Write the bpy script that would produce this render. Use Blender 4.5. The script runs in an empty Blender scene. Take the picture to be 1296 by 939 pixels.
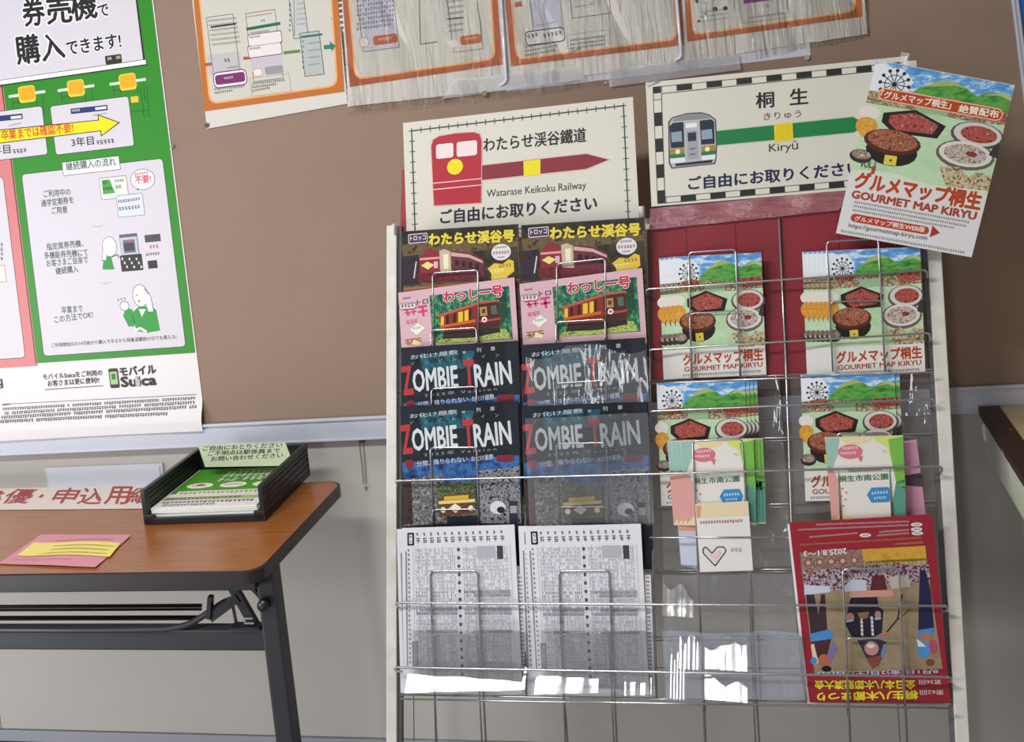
import bpy, bmesh, math, random
from mathutils import Vector, Matrix
random.seed(7)
SC = bpy.context.scene
COL = SC.collection

# ------------------------------------------------------------ camera
F = 1315.87
PPX, PPY = 648.0, 97.0
CAM = Vector((0, -2.1, 1.48))
def _ray(u, v): return Vector(((u-PPX)/F, (v-PPY)/F, 1.0))
_y = _ray(950, 60).normalized()
_x = (-_ray(-5000, 795)); _x = (_x - _y*_x.dot(_y)).normalized()
_z = _x.cross(_y)
RW = Matrix((_x, _y, _z))                       # camera ray (right, down, forward) -> world
cd = bpy.data.cameras.new('camera'); cam = bpy.data.objects.new('camera', cd); COL.objects.link(cam)
right = RW @ Vector((1,0,0)); down = RW @ Vector((0,1,0)); fwd = RW @ Vector((0,0,1))
m = Matrix((right, -down, -fwd)).transposed().to_4x4(); m.translation = CAM
cam.matrix_world = m
cd.sensor_fit = 'HORIZONTAL'; cd.sensor_width = 36; cd.lens = 36*F/1296
cd.shift_x = 0.0; cd.shift_y = -(469.5-PPY)/1296
cd.clip_start = 0.05; SC.camera = cam

# ------------------------------------------------------------ light and exposure
SC.view_settings.view_transform = 'Standard'; SC.view_settings.look = 'None'
SC.view_settings.gamma = 1; SC.view_settings.use_curve_mapping = False
SC.view_settings.exposure = 0.0
w = bpy.data.worlds.new('world'); SC.world = w; w.use_nodes = True
w.node_tree.nodes['Background'].inputs[0].default_value = (0.93, 0.96, 1.0, 1)
w.node_tree.nodes['Background'].inputs[1].default_value = 0.03
def area(name, loc, target, sx, sy, energy, col):
    l = bpy.data.lights.new(name, 'AREA'); l.shape = 'RECTANGLE'; l.size = sx; l.size_y = sy
    l.energy = energy; l.color = col
    o = bpy.data.objects.new(name, l); COL.objects.link(o); o.location = loc
    o.rotation_euler = (Vector(target)-Vector(loc)).to_track_quat('-Z', 'Y').to_euler()
    return o
area('ceiling_fluorescent', (-1.2, -1.9, 2.58), (-1.2, -1.8, 0), 1.3, 0.25, 54, (1, 0.985, 0.965))
area('window_daylight_left', (-3.4, -2.0, 0.55), (-0.9, 0, 0.6), 1.8, 1.0, 50, (0.97, 0.985, 1))
area('streak_light_entrance', (-0.9, -5.6, 1.3), (-0.6, 0, 1.0), 0.28, 1.9, 26, (0.95, 0.975, 1))  # unseen light, made narrow for upright streak reflections in the plastic
area('fill_light_high', (-1.9, -3.4, 2.5), (-0.9, 0, 0.9), 1.4, 0.8, 12, (1, 1, 1))  # unseen fill light, added to brighten the rack front

# ------------------------------------------------------------ materials
def s2l(c): return c/12.92 if c <= 0.04045 else ((c+0.055)/1.055)**2.4
def hx(h):
    h = h.lstrip('#'); return tuple(s2l(int(h[i:i+2], 16)/255) for i in (0,2,4)) + (1,)
MC = {}
def mat(name, col, rough=.5, metal=0, spec=.5, noise=0, nscale=20, bump=0, bscale=60, stretch=None, col2=None, coat=0):
    if name in MC: return MC[name]
    M = bpy.data.materials.new(name); M.use_nodes = True; nt = M.node_tree; b = nt.nodes['Principled BSDF']
    b.inputs['Base Color'].default_value = hx(col); b.inputs['Roughness'].default_value = rough
    b.inputs['Metallic'].default_value = metal; b.inputs['Specular IOR Level'].default_value = spec
    if coat: b.inputs['Coat Weight'].default_value = coat; b.inputs['Coat Roughness'].default_value = .08
    if noise or bump:
        tc = nt.nodes.new('ShaderNodeTexCoord'); mp = nt.nodes.new('ShaderNodeMapping')
        nt.links.new(tc.outputs['Object'], mp.inputs[0])
        if stretch: mp.inputs['Scale'].default_value = stretch
    if noise:
        n = nt.nodes.new('ShaderNodeTexNoise'); n.inputs['Scale'].default_value = nscale; n.inputs['Detail'].default_value = 5
        nt.links.new(mp.outputs[0], n.inputs[0])
        r = nt.nodes.new('ShaderNodeValToRGB'); r.color_ramp.elements[0].position = .3; r.color_ramp.elements[1].position = .7
        c = hx(col); d = hx(col2) if col2 else tuple(x*(1-noise) for x in c[:3])+(1,)
        r.color_ramp.elements[0].color = d; r.color_ramp.elements[1].color = c
        nt.links.new(n.outputs[0], r.inputs[0]); nt.links.new(r.outputs[0], b.inputs['Base Color'])
    if bump:
        n2 = nt.nodes.new('ShaderNodeTexNoise'); n2.inputs['Scale'].default_value = bscale
        nt.links.new(mp.outputs[0], n2.inputs[0]); bp = nt.nodes.new('ShaderNodeBump')
        bp.inputs['Strength'].default_value = bump; bp.inputs['Distance'].default_value = .002
        nt.links.new(n2.outputs[0], bp.inputs['Height']); nt.links.new(bp.outputs[0], b.inputs['Normal'])
    MC[name] = M; return M
def ink(h, rough=.45): return mat('ink_'+h.lstrip('#').lower(), h, rough, spec=.35)
def mottle(name, cols, scale=60, stretch=None, pos=None):            # several inks in procedural blotches
    if name in MC: return MC[name]
    M = bpy.data.materials.new(name); M.use_nodes = True; nt = M.node_tree; b = nt.nodes['Principled BSDF']
    b.inputs['Roughness'].default_value = .4; b.inputs['Specular IOR Level'].default_value = .35
    tc = nt.nodes.new('ShaderNodeTexCoord'); mp = nt.nodes.new('ShaderNodeMapping'); nt.links.new(tc.outputs['Object'], mp.inputs[0])
    if stretch: mp.inputs['Scale'].default_value = stretch
    n = nt.nodes.new('ShaderNodeTexNoise'); n.inputs['Scale'].default_value = scale; n.inputs['Detail'].default_value = 4; n.inputs['Roughness'].default_value = .65
    nt.links.new(mp.outputs[0], n.inputs[0]); r = nt.nodes.new('ShaderNodeValToRGB'); cr = r.color_ramp
    k = len(cols)
    while len(cr.elements) < k: cr.elements.new(.5)
    for i, c in enumerate(cols):
        cr.elements[i].position = (pos[i] if pos else .32 + .36*i/(k-1)); cr.elements[i].color = hx(c)
    nt.links.new(n.outputs[0], r.inputs[0]); nt.links.new(r.outputs[0], b.inputs['Base Color'])
    MC[name] = M; return M
def film(name, gloss=.12, ior=1.35, scale=(60, 6, 1), dist=.002, strength=1.0, rough=.08, haze=0.0, tint='#ffffff'):
    if name in MC: return MC[name]
    M = bpy.data.materials.new(name); M.use_nodes = True; nt = M.node_tree; nt.nodes.clear()
    out = nt.nodes.new('ShaderNodeOutputMaterial'); tr = nt.nodes.new('ShaderNodeBsdfTransparent'); tr.inputs[0].default_value = hx(tint)
    gl = nt.nodes.new('ShaderNodeBsdfGlossy'); gl.inputs['Roughness'].default_value = rough
    tc = nt.nodes.new('ShaderNodeTexCoord'); mp = nt.nodes.new('ShaderNodeMapping'); mp.inputs['Scale'].default_value = scale
    n = nt.nodes.new('ShaderNodeTexNoise'); n.inputs['Scale'].default_value = 1; n.inputs['Detail'].default_value = 3; n.inputs['Distortion'].default_value = .6
    bp = nt.nodes.new('ShaderNodeBump'); bp.inputs['Strength'].default_value = strength; bp.inputs['Distance'].default_value = dist
    nt.links.new(tc.outputs['Object'], mp.inputs[0]); nt.links.new(mp.outputs[0], n.inputs[0])
    nt.links.new(n.outputs[0], bp.inputs['Height']); nt.links.new(bp.outputs[0], gl.inputs['Normal'])
    fr = nt.nodes.new('ShaderNodeFresnel'); fr.inputs[0].default_value = ior; nt.links.new(bp.outputs[0], fr.inputs['Normal'])
    ad = nt.nodes.new('ShaderNodeMath'); ad.operation = 'ADD'; ad.inputs[1].default_value = gloss; nt.links.new(fr.outputs[0], ad.inputs[0])
    mx = nt.nodes.new('ShaderNodeMixShader'); nt.links.new(ad.outputs[0], mx.inputs[0]); nt.links.new(tr.outputs[0], mx.inputs[1]); nt.links.new(gl.outputs[0], mx.inputs[2])
    last = mx
    if haze:
        df = nt.nodes.new('ShaderNodeBsdfDiffuse'); df.inputs[0].default_value = (.85, .88, .95, 1)
        m2 = nt.nodes.new('ShaderNodeMixShader'); m2.inputs[0].default_value = haze
        nt.links.new(mx.outputs[0], m2.inputs[1]); nt.links.new(df.outputs[0], m2.inputs[2]); last = m2
    nt.links.new(last.outputs[0], out.inputs[0]); MC[name] = M; return M

PAPER = mat('white_paper', '#eeebee', .5, spec=.35, noise=.02, nscale=8)
CREAM = mat('cream_laminated_card', '#dcd8cc', .3, spec=.4, noise=.03, nscale=9)
WALL = mat('painted_wall', '#c2bdb7', .6, noise=.05, nscale=3, bump=.15, bscale=120)
BOARDM = mat('brown_board_cloth', '#988070', .8, noise=.07, nscale=5, bump=.3, bscale=300)
ALU = mat('anodised_aluminium', '#d3d7e6', .35, metal=.1, noise=.05, nscale=30, stretch=(1, 20, 20))
WHITEM = mat('white_enamel_steel', '#e6e4de', .35, noise=.06, nscale=25, col2='#d5d0c6')
CHROME = mat('chromed_wire', '#c9c9cc', .22, metal=.85, noise=.08, nscale=60)
DARKM = mat('dark_painted_steel', '#2b2c33', .42, noise=.1, nscale=20)
BLACKP = mat('black_plastic', '#1d1f25', .38, noise=.12, nscale=30, bump=.1, bscale=200)
EDGEM = mat('dark_brown_edging', '#2b2228', .35, noise=.1, nscale=30)

# ------------------------------------------------------------ geometry helpers
def link(name, me, parent=None):
    o = bpy.data.objects.new(name, me); COL.objects.link(o)
    if parent is not None: o.parent = parent
    return o
def mesh_obj(name, V, Fc, m, parent=None, smooth=False):
    me = bpy.data.meshes.new(name); me.from_pydata([tuple(v) for v in V], [], Fc)
    ms = m if isinstance(m, (list, tuple)) else [m]
    for x in ms: me.materials.append(x)
    if smooth:
        for p in me.polygons: p.use_smooth = True
    me.update(); return link(name, me, parent)
class MB:                                       # joins simple solids into one mesh
    def __init__(s): s.V = []; s.F = []
    def add(s, V, Fc):
        n = len(s.V); s.V += [tuple(v) for v in V]; s.F += [tuple(i+n for i in f) for f in Fc]
    def hexa(s, P):                             # 8 points: bottom 4 ccw, top 4
        s.add(P, [(3,2,1,0),(4,5,6,7),(0,1,5,4),(1,2,6,5),(2,3,7,6),(3,0,4,7)])
    def box(s, x0, x1, y0, y1, z0, z1, bev=0):
        if bev <= 0:
            s.hexa([(x0,y0,z0),(x1,y0,z0),(x1,y1,z0),(x0,y1,z0),(x0,y0,z1),(x1,y0,z1),(x1,y1,z1),(x0,y1,z1)]); return
        bm = bmesh.new(); r = bmesh.ops.create_cube(bm, size=1)
        for v in bm.verts:
            v.co = Vector(((x0+x1)/2+v.co.x*(x1-x0), (y0+y1)/2+v.co.y*(y1-y0), (z0+z1)/2+v.co.z*(z1-z0)))
        bmesh.ops.bevel(bm, geom=bm.edges[:], offset=bev, segments=2, profile=.7, affect='EDGES')
        bm.verts.ensure_lookup_table()
        s.add([v.co for v in bm.verts], [[v.index for v in f.verts] for f in bm.faces]); bm.free()
    def prism(s, P, d):                         # polygon (3d pts ccw) pushed along d
        n = len(P); d = Vector(d); Q = [Vector(p)+d for p in P]
        s.add(list(map(Vector, P))+Q, [tuple(range(n-1,-1,-1)), tuple(range(n,2*n))]+[(i,(i+1)%n,n+(i+1)%n,n+i) for i in range(n)])
    def tube(s, pts, r, seg=7, caps=True):
        pts = [Vector(p) for p in pts]; n = len(pts); rings = []
        t0 = (pts[1]-pts[0]).normalized(); a = t0.orthogonal().normalized()
        for i, p in enumerate(pts):
            t = ((pts[min(i+1,n-1)]-pts[i]).normalized()+(pts[i]-pts[max(i-1,0)]).normalized()).normalized() if 0 < i < n-1 else (pts[min(i+1,n-1)]-pts[max(i-1,0)]).normalized()
            a = (a - t*a.dot(t)).normalized(); b = t.cross(a)
            rings.append([p+(a*math.cos(2*math.pi*k/seg)+b*math.sin(2*math.pi*k/seg))*r for k in range(seg)])
        V = [v for R in rings for v in R]
        Fc = [(i*seg+k, i*seg+(k+1)%seg, (i+1)*seg+(k+1)%seg, (i+1)*seg+k) for i in range(n-1) for k in range(seg)]
        if caps: Fc += [tuple(range(seg-1,-1,-1)), tuple((n-1)*seg+k for k in range(seg))]
        s.add(V, Fc)
    def build(s, name, m, parent=None, smooth=False):
        return mesh_obj(name, s.V, s.F, m, parent, smooth)
def tag(o, label=None, cat=None, group=None, kind=None):
    if label: o['label'] = label
    if cat: o['category'] = cat
    if group: o['group'] = group
    if kind: o['kind'] = kind
    return o
def rounded(pts, r, k=4):                       # round the corners of a 3d polyline
    out = [Vector(pts[0])]
    for i in range(1, len(pts)-1):
        p = Vector(pts[i]); a = (Vector(pts[i-1])-p); b = (Vector(pts[i+1])-p)
        rr = min(r, a.length*.45, b.length*.45); A = p+a.normalized()*rr; B = p+b.normalized()*rr
        for j in range(k+1):
            t = j/k; out.append(A*(1-t)**2+p*2*t*(1-t)+B*t*t)
    out.append(Vector(pts[-1])); return out

def up(u, v, P, N):                             # the point of plane (P, N) seen at photo pixel (u, v)
    d = RW @ _ray(u, v); t = (P-CAM).dot(N)/d.dot(N); return CAM + d*t
def onwall(u, v, y=0.0): return up(u, v, Vector((0,y,0)), Vector((0,1,0)))
def onz(u, v, z): return up(u, v, Vector((0,0,z)), Vector((0,0,1)))
class Fr:                                       # a plane in the place with its own axes
    def __init__(s, O, X, Y, sh=0.0): s.O = Vector(O); s.X = Vector(X).normalized(); s.Y = Vector(Y).normalized(); s.N = s.X.cross(s.Y); s.sh = sh
    def conv(s, u, v, n=0.0):
        q = up(u, v, s.O+s.N*n, s.N) - s.O; b = q.dot(s.Y); return Vector((q.dot(s.X)-s.sh*b, b))
    def loc(s, a, b, n=0.0): return Vector((a+s.sh*b, b, n))
    def world(s, a, b, n=0.0): return s.O+s.X*(a+s.sh*b)+s.Y*b+s.N*n
    def empty(s, name):
        o = bpy.data.objects.new(name, None); COL.objects.link(o); o.empty_display_size = .05
        mm = Matrix((s.X, s.Y, s.N)).transposed().to_4x4(); mm.translation = s.O; o.matrix_world = mm; return o
    def sub(s, a, b, n=0.0, pitch=0.0, roll=0.0):
        Y = (Matrix.Rotation(pitch, 3, s.X) @ s.Y); X = s.X.copy()
        if roll: R = Matrix.Rotation(roll, 3, X.cross(Y)); X = R@X; Y = R@Y
        return Fr(s.world(a, b, n), X, Y, s.sh)

TXT = {}
def text_mesh(body, off=0.0):
    k = (body, off)
    if k in TXT: return TXT[k]
    c = bpy.data.curves.new('t', 'FONT'); c.body = body; c.resolution_u = 2; c.offset = off
    o = bpy.data.objects.new('t', c); COL.objects.link(o); bpy.context.view_layer.update()
    me = bpy.data.meshes.new_from_object(o.evaluated_get(bpy.context.evaluated_depsgraph_get()))
    V = [(v.co.x, v.co.y) for v in me.vertices]; Fc = [tuple(p.vertices) for p in me.polygons]
    bpy.data.objects.remove(o); bpy.data.curves.remove(c); bpy.data.meshes.remove(me)
    TXT[k] = (V, Fc); return TXT[k]
class Art:                                      # flat print on a sheet, given in photo pixels or sheet units
    DZ = 1.2e-4
    def __init__(s, fr, conv=None, base=0.0003, bend=None): s.uv = conv is not None; s.fr = fr; s.cv = conv or (lambda u, v: fr.conv(u, v)); s.V = []; s.F = []; s.M = []; s.mats = []; s.base = base; s.bend = bend
    def _m(s, col):
        m = ink(col) if isinstance(col, str) else col
        if m not in s.mats: s.mats.append(m)
        return s.mats.index(m)
    def raw(s, P2, Fc, col, z):
        n = len(s.V); k = s._m(col)
        for p in P2:
            q = s.fr.loc(p[0], p[1], s.base+z*s.DZ)
            if s.bend: q.z += s.bend(p[0], p[1])
            s.V.append(q)
        s.F += [tuple(i+n for i in f) for f in Fc]; s.M += [k]*len(Fc)
    def loop(s, P2, col, z):
        A = sum(P2[i][0]*P2[(i+1)%len(P2)][1]-P2[(i+1)%len(P2)][0]*P2[i][1] for i in range(len(P2)))
        if A < 0: P2 = P2[::-1]
        s.raw(P2, [tuple(range(len(P2)))], col, z)
    def poly(s, pts, col, z=1): s.loop([s.cv(*p) for p in pts], col, z)
    def corners(s, u0, v0, u1, v1):
        a = s.cv(u0, v0); b = s.cv(u1, v1); return min(a[0],b[0]), max(a[0],b[0]), min(a[1],b[1]), max(a[1],b[1])
    def rect(s, u0, v0, u1, v1, col, z=1):
        if s.uv: s.poly([(u0,v0),(u1,v0),(u1,v1),(u0,v1)], col, z); return
        x0,x1,y0,y1 = s.corners(u0,v0,u1,v1); s.loop([(x0,y0),(x1,y0),(x1,y1),(x0,y1)], col, z)
    def rr(s, u0, v0, u1, v1, r, col, z=1, grow=0.0):
        if s.uv:
            r = min(r, abs(u1-u0)*.499, abs(v1-v0)*.499); P = []
            for cx, cy, a0 in ((u1-r,v1-r,0),(u0+r,v1-r,90),(u0+r,v0+r,180),(u1-r,v0+r,270)):
                for k in range(6): a = math.radians(a0+18*k); P.append((cx+r*math.cos(a), cy+r*math.sin(a)))
            s.poly(P, col, z); return
        x0,x1,y0,y1 = s.corners(u0,v0,u1,v1); g = s.u(grow, u0, v0); x0-=g; x1+=g; y0-=g; y1+=g
        r = min(s.u(r,u0,v0)+g, (x1-x0)/2*.999, (y1-y0)/2*.999); P = []
        for cx, cy, a0 in ((x1-r,y1-r,0),(x0+r,y1-r,90),(x0+r,y0+r,180),(x1-r,y0+r,270)):
            for k in range(6):
                a = math.radians(a0+18*k); P.append((cx+r*math.cos(a), cy+r*math.sin(a)))
        s.loop(P, col, z)
    def u(s, px, u=600, v=400):                 # photo pixels -> sheet units
        return (s.cv(u+px, v)-s.cv(u, v)).length
    def ell(s, u, v, ru, rv, col, z=1, seg=20, a0=0, a1=360):
        c = s.cv(u, v); k = s.u(1, u, v)
        s.loop([(c[0]+ru*k*math.cos(math.radians(a0+(a1-a0)*i/seg)), c[1]+rv*k*math.sin(math.radians(a0+(a1-a0)*i/seg))) for i in range(seg)], col, z)
    def line(s, p, q, w, col, z=2):
        a = s.cv(*p); b = s.cv(*q); d = (b-a)
        if d.length < 1e-9: return
        n = Vector((-d.y, d.x)).normalized()*(s.u(w, *p)/2); s.loop([a+n, b+n, b-n, a-n], col, z)
    def pl(s, pts, w, col, z=2):
        for a, b in zip(pts, pts[1:]): s.line(a, b, w, col, z)
    def box(s, u0, v0, u1, v1, w, col, z=2):    # outline square to the sheet
        x0,x1,y0,y1 = s.corners(u0,v0,u1,v1); w = s.u(w, u0, v0)
        for a in ((x0,y0,x1,y0+w),(x0,y1-w,x1,y1),(x0,y0+w,x0+w,y1-w),(x1-w,y0+w,x1,y1-w)):
            s.loop([(a[0],a[1]),(a[2],a[1]),(a[2],a[3]),(a[0],a[3])], col, z)
    def text(s, body, p0, p1, h, col, z=3, off=.012, out=None, outoff=.05):
        V, Fc = text_mesh(body, 0.0)
        if not V: return
        x0 = min(v[0] for v in V); x1 = max(v[0] for v in V); y0 = min(v[1] for v in V); y1 = max(v[1] for v in V)
        a = s.cv(*p0); b = s.cv(*p1); ex = (b-a)/(x1-x0); n = Vector((-ex.y, ex.x)).normalized()*(s.u(h, *p0)/(y1-y0))
        for o, c, zz in (((outoff, out, z-.5),) if out else ()) + ((off, col, z),):
            sh = [(0, 0)] if o <= 0 else [(o*math.cos(k*math.pi/3.5+.3), o*math.sin(k*math.pi/3.5+.3)) for k in range(7)] if o > .03 else [(o,0),(-o,0),(0,o*.8),(0,-o*.8)]
            for i, (dx, dy) in enumerate(sh): s.raw([a+ex*(v[0]-x0+dx)+n*(v[1]-y0+dy) for v in V], Fc, c, zz+.07*i-(.2 if o > .03 and c == out else 0))
    def greek(s, p0, p1, h, col='#333333', z=2, gap=.25, dens=1.0):   # print too small to read: rows of little strokes
        a = s.cv(*p0); b = s.cv(*p1); L = (b-a).length; H = s.u(h, *p0); ex = (b-a)/L; n = Vector((-ex.y, ex.x))
        x = 0; k = H*1.0
        while x+k*.8 < L:
            if random.random() < dens:
                w = k*(1-gap)
                def st(X0, Y0, X1, Y1):
                    P = [a+ex*(x+X0*w)+n*(Y0*H), a+ex*(x+X1*w)+n*(Y0*H), a+ex*(x+X1*w)+n*(Y1*H), a+ex*(x+X0*w)+n*(Y1*H)]
                    s.loop(P, col, z)
                t = random.random()
                st(0, .8, 1, 1); st(0 if t < .5 else .15, .35, 1, .55); st(.4 if t < .7 else .1, 0, .62 if t < .7 else .32, .8)
                if t > .35: st(.75, 0, .92, .5)
                if t > .75: st(0, 0, .8, .15)
            x += k
    def build(s, name, parent):
        me = bpy.data.meshes.new(name); me.from_pydata([tuple(v) for v in s.V], [], s.F)
        for m in s.mats: me.materials.append(m)
        me.polygons.foreach_set('material_index', s.M); me.update(); return link(name, me, parent)
def sheet(name, fr, P2, m, parent, t=.0004, z0=0.0, bend=None, nx=1, ny=1, single=False):
    """flat or gently bent sheet over quad P2 (tl, tr, br, bl in sheet units), thickness t downwards from z0"""
    tl, tr, br, bl = [Vector(p) for p in P2]; V = []; single = single or 'Fresnel' in m.node_tree.nodes   # clear film: one skin
    for k in ((0,) if single else (0, 1)):
        for j in range(ny+1):
            for i in range(nx+1):
                s_, t_ = i/nx, j/ny; p = tl.lerp(tr, s_).lerp(bl.lerp(br, s_), t_); q = fr.loc(p[0], p[1], z0-k*t)
                if bend: q.z += bend(p[0], p[1])
                V.append(q)
    n = (nx+1)*(ny+1); Fc = []
    idx = lambda i, j, k: k*n+j*(nx+1)+i
    for j in range(ny):
        for i in range(nx):
            Fc.append((idx(i,j,0), idx(i,j+1,0), idx(i+1,j+1,0), idx(i+1,j,0)))
            if single: continue
            Fc.append((idx(i,j,1), idx(i+1,j,1), idx(i+1,j+1,1), idx(i,j+1,1)))
    if single: return mesh_obj(name, V, Fc, m, parent, True)
    for i in range(nx):
        Fc.append((idx(i,0,0), idx(i+1,0,0), idx(i+1,0,1), idx(i,0,1))); Fc.append((idx(i+1,ny,0), idx(i,ny,0), idx(i,ny,1), idx(i+1,ny,1)))
    for j in range(ny):
        Fc.append((idx(0,j+1,0), idx(0,j,0), idx(0,j,1), idx(0,j+1,1))); Fc.append((idx(nx,j,0), idx(nx,j+1,0), idx(nx,j+1,1), idx(nx,j,1)))
    return mesh_obj(name, V, Fc, m, parent)
def copy_tree(o, parent=None):
    c = o.copy(); COL.objects.link(c)
    if parent is not None: c.parent = parent; c.matrix_parent_inverse = o.matrix_parent_inverse.copy()
    for ch in list(o.children): copy_tree(ch, c)
    return c
WX, WZ = Vector((1,0,0)), Vector((0,0,1))
def wall_fr(u, v, y): p = onwall(u, v, y); return Fr(p, WX, WZ)

#==PART2==
# ============================================================ SETTING
wall = bpy.data.objects.new('wall_back', None); COL.objects.link(wall); tag(wall, kind='structure', label='off-white painted panel wall behind the rack and table')
xs = [-3.9, -2.83, -1.921, 0.62, 2.4]
for a, b in zip(xs, xs[1:]):
    q = MB(); q.box(a+.001, b-.001, 0.0, .06, .088, 2.62, bev=.0012); q.build('wall_panel', WALL, wall)
q = MB(); q.box(-3.9, 2.4, .006, .07, 0, 2.61); q.build('wall_core', mat('wall_seam_grey', '#77736f', .8), wall)  # grey core that shows in the panel joints
q = MB(); q.box(-3.9, 2.4, -.006, .0, .062, .088, bev=.0015); o = q.build('trim_1', mat('grey_blue_rail', '#a4a5b2', .45, noise=.06), None); tag(o, kind='structure', label='thin grey rail along the foot of the wall')
q = MB(); q.box(-3.9, 2.4, -.005, .004, 0, .062); o = q.build('baseboard_back', mat('dark_navy_vinyl', '#1b1b2c', .4, noise=.1), None); tag(o, kind='structure', label='dark navy skirting under the wall rail')
q = MB(); q.box(-3.9, 2.4, -3.2, .05, -.05, 0); o = q.build('floor', mat('grey_vinyl_floor', '#8f8d8a', .35, noise=.15, nscale=7, bump=.1), None); tag(o, kind='structure', label='grey vinyl floor')

q = MB(); q.box(1.55, 1.65, -3.2, .0, 0, 2.62); o = q.build('wall_right_blocker', WALL, None); tag(o, kind='structure', label='unseen off-white side wall added past the counter to block ambient light')  # out of view, added to block ambient light from the right
q = MB(); q.box(-3.9, 1.65, -3.2, .05, 2.62, 2.72); o = q.build('ceiling', mat('ceiling_board', '#cfccc6', .8, noise=.05, nscale=12, bump=.2), None); tag(o, kind='structure', label='pale unseen ceiling added to make the ambient light directional')  # out of view, added so ambient light enters from left and front
# ---- notice board
bd = bpy.data.objects.new('notice_board', None); COL.objects.link(bd); bd.location = (-.8, 0, .77)
tag(bd, 'large brown cloth notice board with silver frame fixed to the wall', 'notice board')
def L(v): return Vector(v)-bd.location
q = MB(); x0, x1, z0, z1 = -3.2+.8, .477+.8, .79-.77, 2.2-.77; q.box(x0, x1, -.012, -.0005, z0, z1); q.build('cloth_panel', BOARDM, bd)
q = MB(); q.box(x0, x1+.012, -.020, -.0005, .747-.77, .7935-.77, bev=.003); q.box(x0, x1+.01, -.026, -.018, .7915-.77, .7975-.77, bev=.002); q.box(x0, x1+.01, -.0225, -.018, .747-.77, .751-.77, bev=.001)
q.build('bottom_rail', ALU, bd)
q = MB(); q.box(x1, x1+.004, -.020, -.0005, .79-.77, z1, bev=.001); q.box(x1+.004, x1+.012, -.016, -.0005, .79-.77, z1, bev=.001); q.build('side_rail', ALU, bd)
q = MB(); q.box(x0, x1+.01, -.020, -.0005, z1, z1+.04, bev=.002); q.build('top_rail', ALU, bd)
def pin(u, v, depth, r=3.2, m=None, label=''):
    p = onwall(u, v, depth); root = bpy.data.objects.new('thumbtack', None); COL.objects.link(root); root.location = p
    q = MB(); rr = r/620
    q.tube([(0,0,0),(0,-.002,0),(0,-.0026,0)], rr, 14); q.build('head', m or mat('dull_steel', '#8d8a84', .35, metal=.6, noise=.1), root)
    q = MB(); q.tube([(0,.0,0),(0,.008,0)], .0006, 6); q.build('point', CHROME, root)
    tag(root, label, 'thumbtack'); return root

# blue poster edge on the far right, past the board frame
f = wall_fr(1290.5, 0, -.004); c = f.conv
r = f.empty('blue_poster'); tag(r, 'narrow visible edge of a bright blue poster past the board frame', 'poster')
P = [c(1290.5,-170), c(1560,-190), c(1580,180), c(1297,60)]; P = [(0,.4),(.35,.4),(.35,-.42),(0,-.42)]
sheet('sheet', f, P, mat('blue_print', '#1b7fe0', .4, noise=.06), r, .001)

# ---- green railway pass poster
PW = -.0135
f = Fr(onwall(258.6, 300, PW), WX, WZ)
r = f.empty('green_pass_poster'); tag(r, 'tall white poster with a broad green border about commuter passes, pinned at left', 'poster')
bl = f.conv(260.7, 542.6)
xr = bl[0]; yb = bl[1]; xl = xr-.728; yt = yb+1.03
def pbend(a, b):                                 # bottom edge lifts a little off the board
    t = max(0, min(1, 1-(b-yb-.02)/.05)); return .0145*t*t*(3-2*t)+.002*t*math.sin((a-xl)*9)
def pb(a, b): return pbend(a, b)
sheet('sheet', f, [(xl,yt),(xr,yt),(xr,yb),(xl,yb)], PAPER, r, .0004, bend=pb, nx=24, ny=140)
A = Art(f, base=.0006, bend=pb)
G = '#2f8c24'; W_ = '#dcd7e2'; K = '#26262a'; PK = '#d98083'
ys = f.conv(236, 447)[1]                         # lower edge of the green field
xg = f.conv(50, 460)[0]
gx0 = f.conv(5, 110)[0]
def nrect(x0, x1, y0, y1, col, z):               # split so that the print follows the bend
    A.loop([(x0,y0),(x1,y0),(x1,y1),(x0,y1)], col, z)
nrect(xl+.0005, xr-.003, ys, yt-.002, G, 1)
nrect(xl+.0005, f.conv(45,440)[0], ys-.006, f.conv(5,110)[1], PK, 1.5)
A.line((2, 104.5), (46, 460), 1.2, K, 2.2)
A.rr(-150, -200, 183, 78, 1, K, 2, grow=.8); A.rr(-150, -202, 181.5, 77, 1, W_, 3)
A.line((-20, 108), (186, 78.5), 6.5, K, 3.4); A.line((-20, 107.5), (185, 78.3), 4.6, '#f6f4f8', 4)
for s_, p0, p1, h in (('券', (31,34), (58,31), 31), ('売', (61,31), (92,28), 30), ('機', (93,27), (124,22), 33), ('で', (126,22), (139,19), 13)):
    A.text(s_, p0, p1, h, K, 4.5, off=.03, out='#ffffff', outoff=.075)
for s_, p0, p1, h in (('購', (23,82), (52,78), 31), ('入', (55,78), (83,73), 29), ('できます!', (86,70), (154,60), 16)):
    A.text(s_, p0, p1, h, K, 4.5, off=.03, out='#ffffff', outoff=.075)
A.rr(133, 71, 155, 79, 1.5, '#2a3330', 5); A.rr(136, 72.5, 142, 75.5, 1, '#b59a72', 5.6); A.rr(147, 71, 153, 74, 1, '#b59a72', 5.6)
for cx, cy in ((34.5, 119), (96.5, 111.5), (162, 103.5)):          # desks and chairs drawn in line
    A.line((cx-23, cy+3.3), (cx+23, cy-3.3), 3, '#e9f0e6', 3)
    A.rr(cx-12, cy-9, cx+12, cy+9, 4, '#f3d24a', 4); A.rr(cx-10.5, cy-7.5, cx+10.5, cy+6, 3.5, '#f6b01e', 4.5)
    for dx, L_ in ((-19, 14), (-11, 10), (11, 12), (20, 22)):
        A.line((cx+dx, cy+4-dx*.1), (cx+dx+2, cy+4+L_), .7, '#1e5a24', 3)
    A.line((cx-18, cy+11), (cx-9, cy+10), .7, '#1e5a24', 3)
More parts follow.
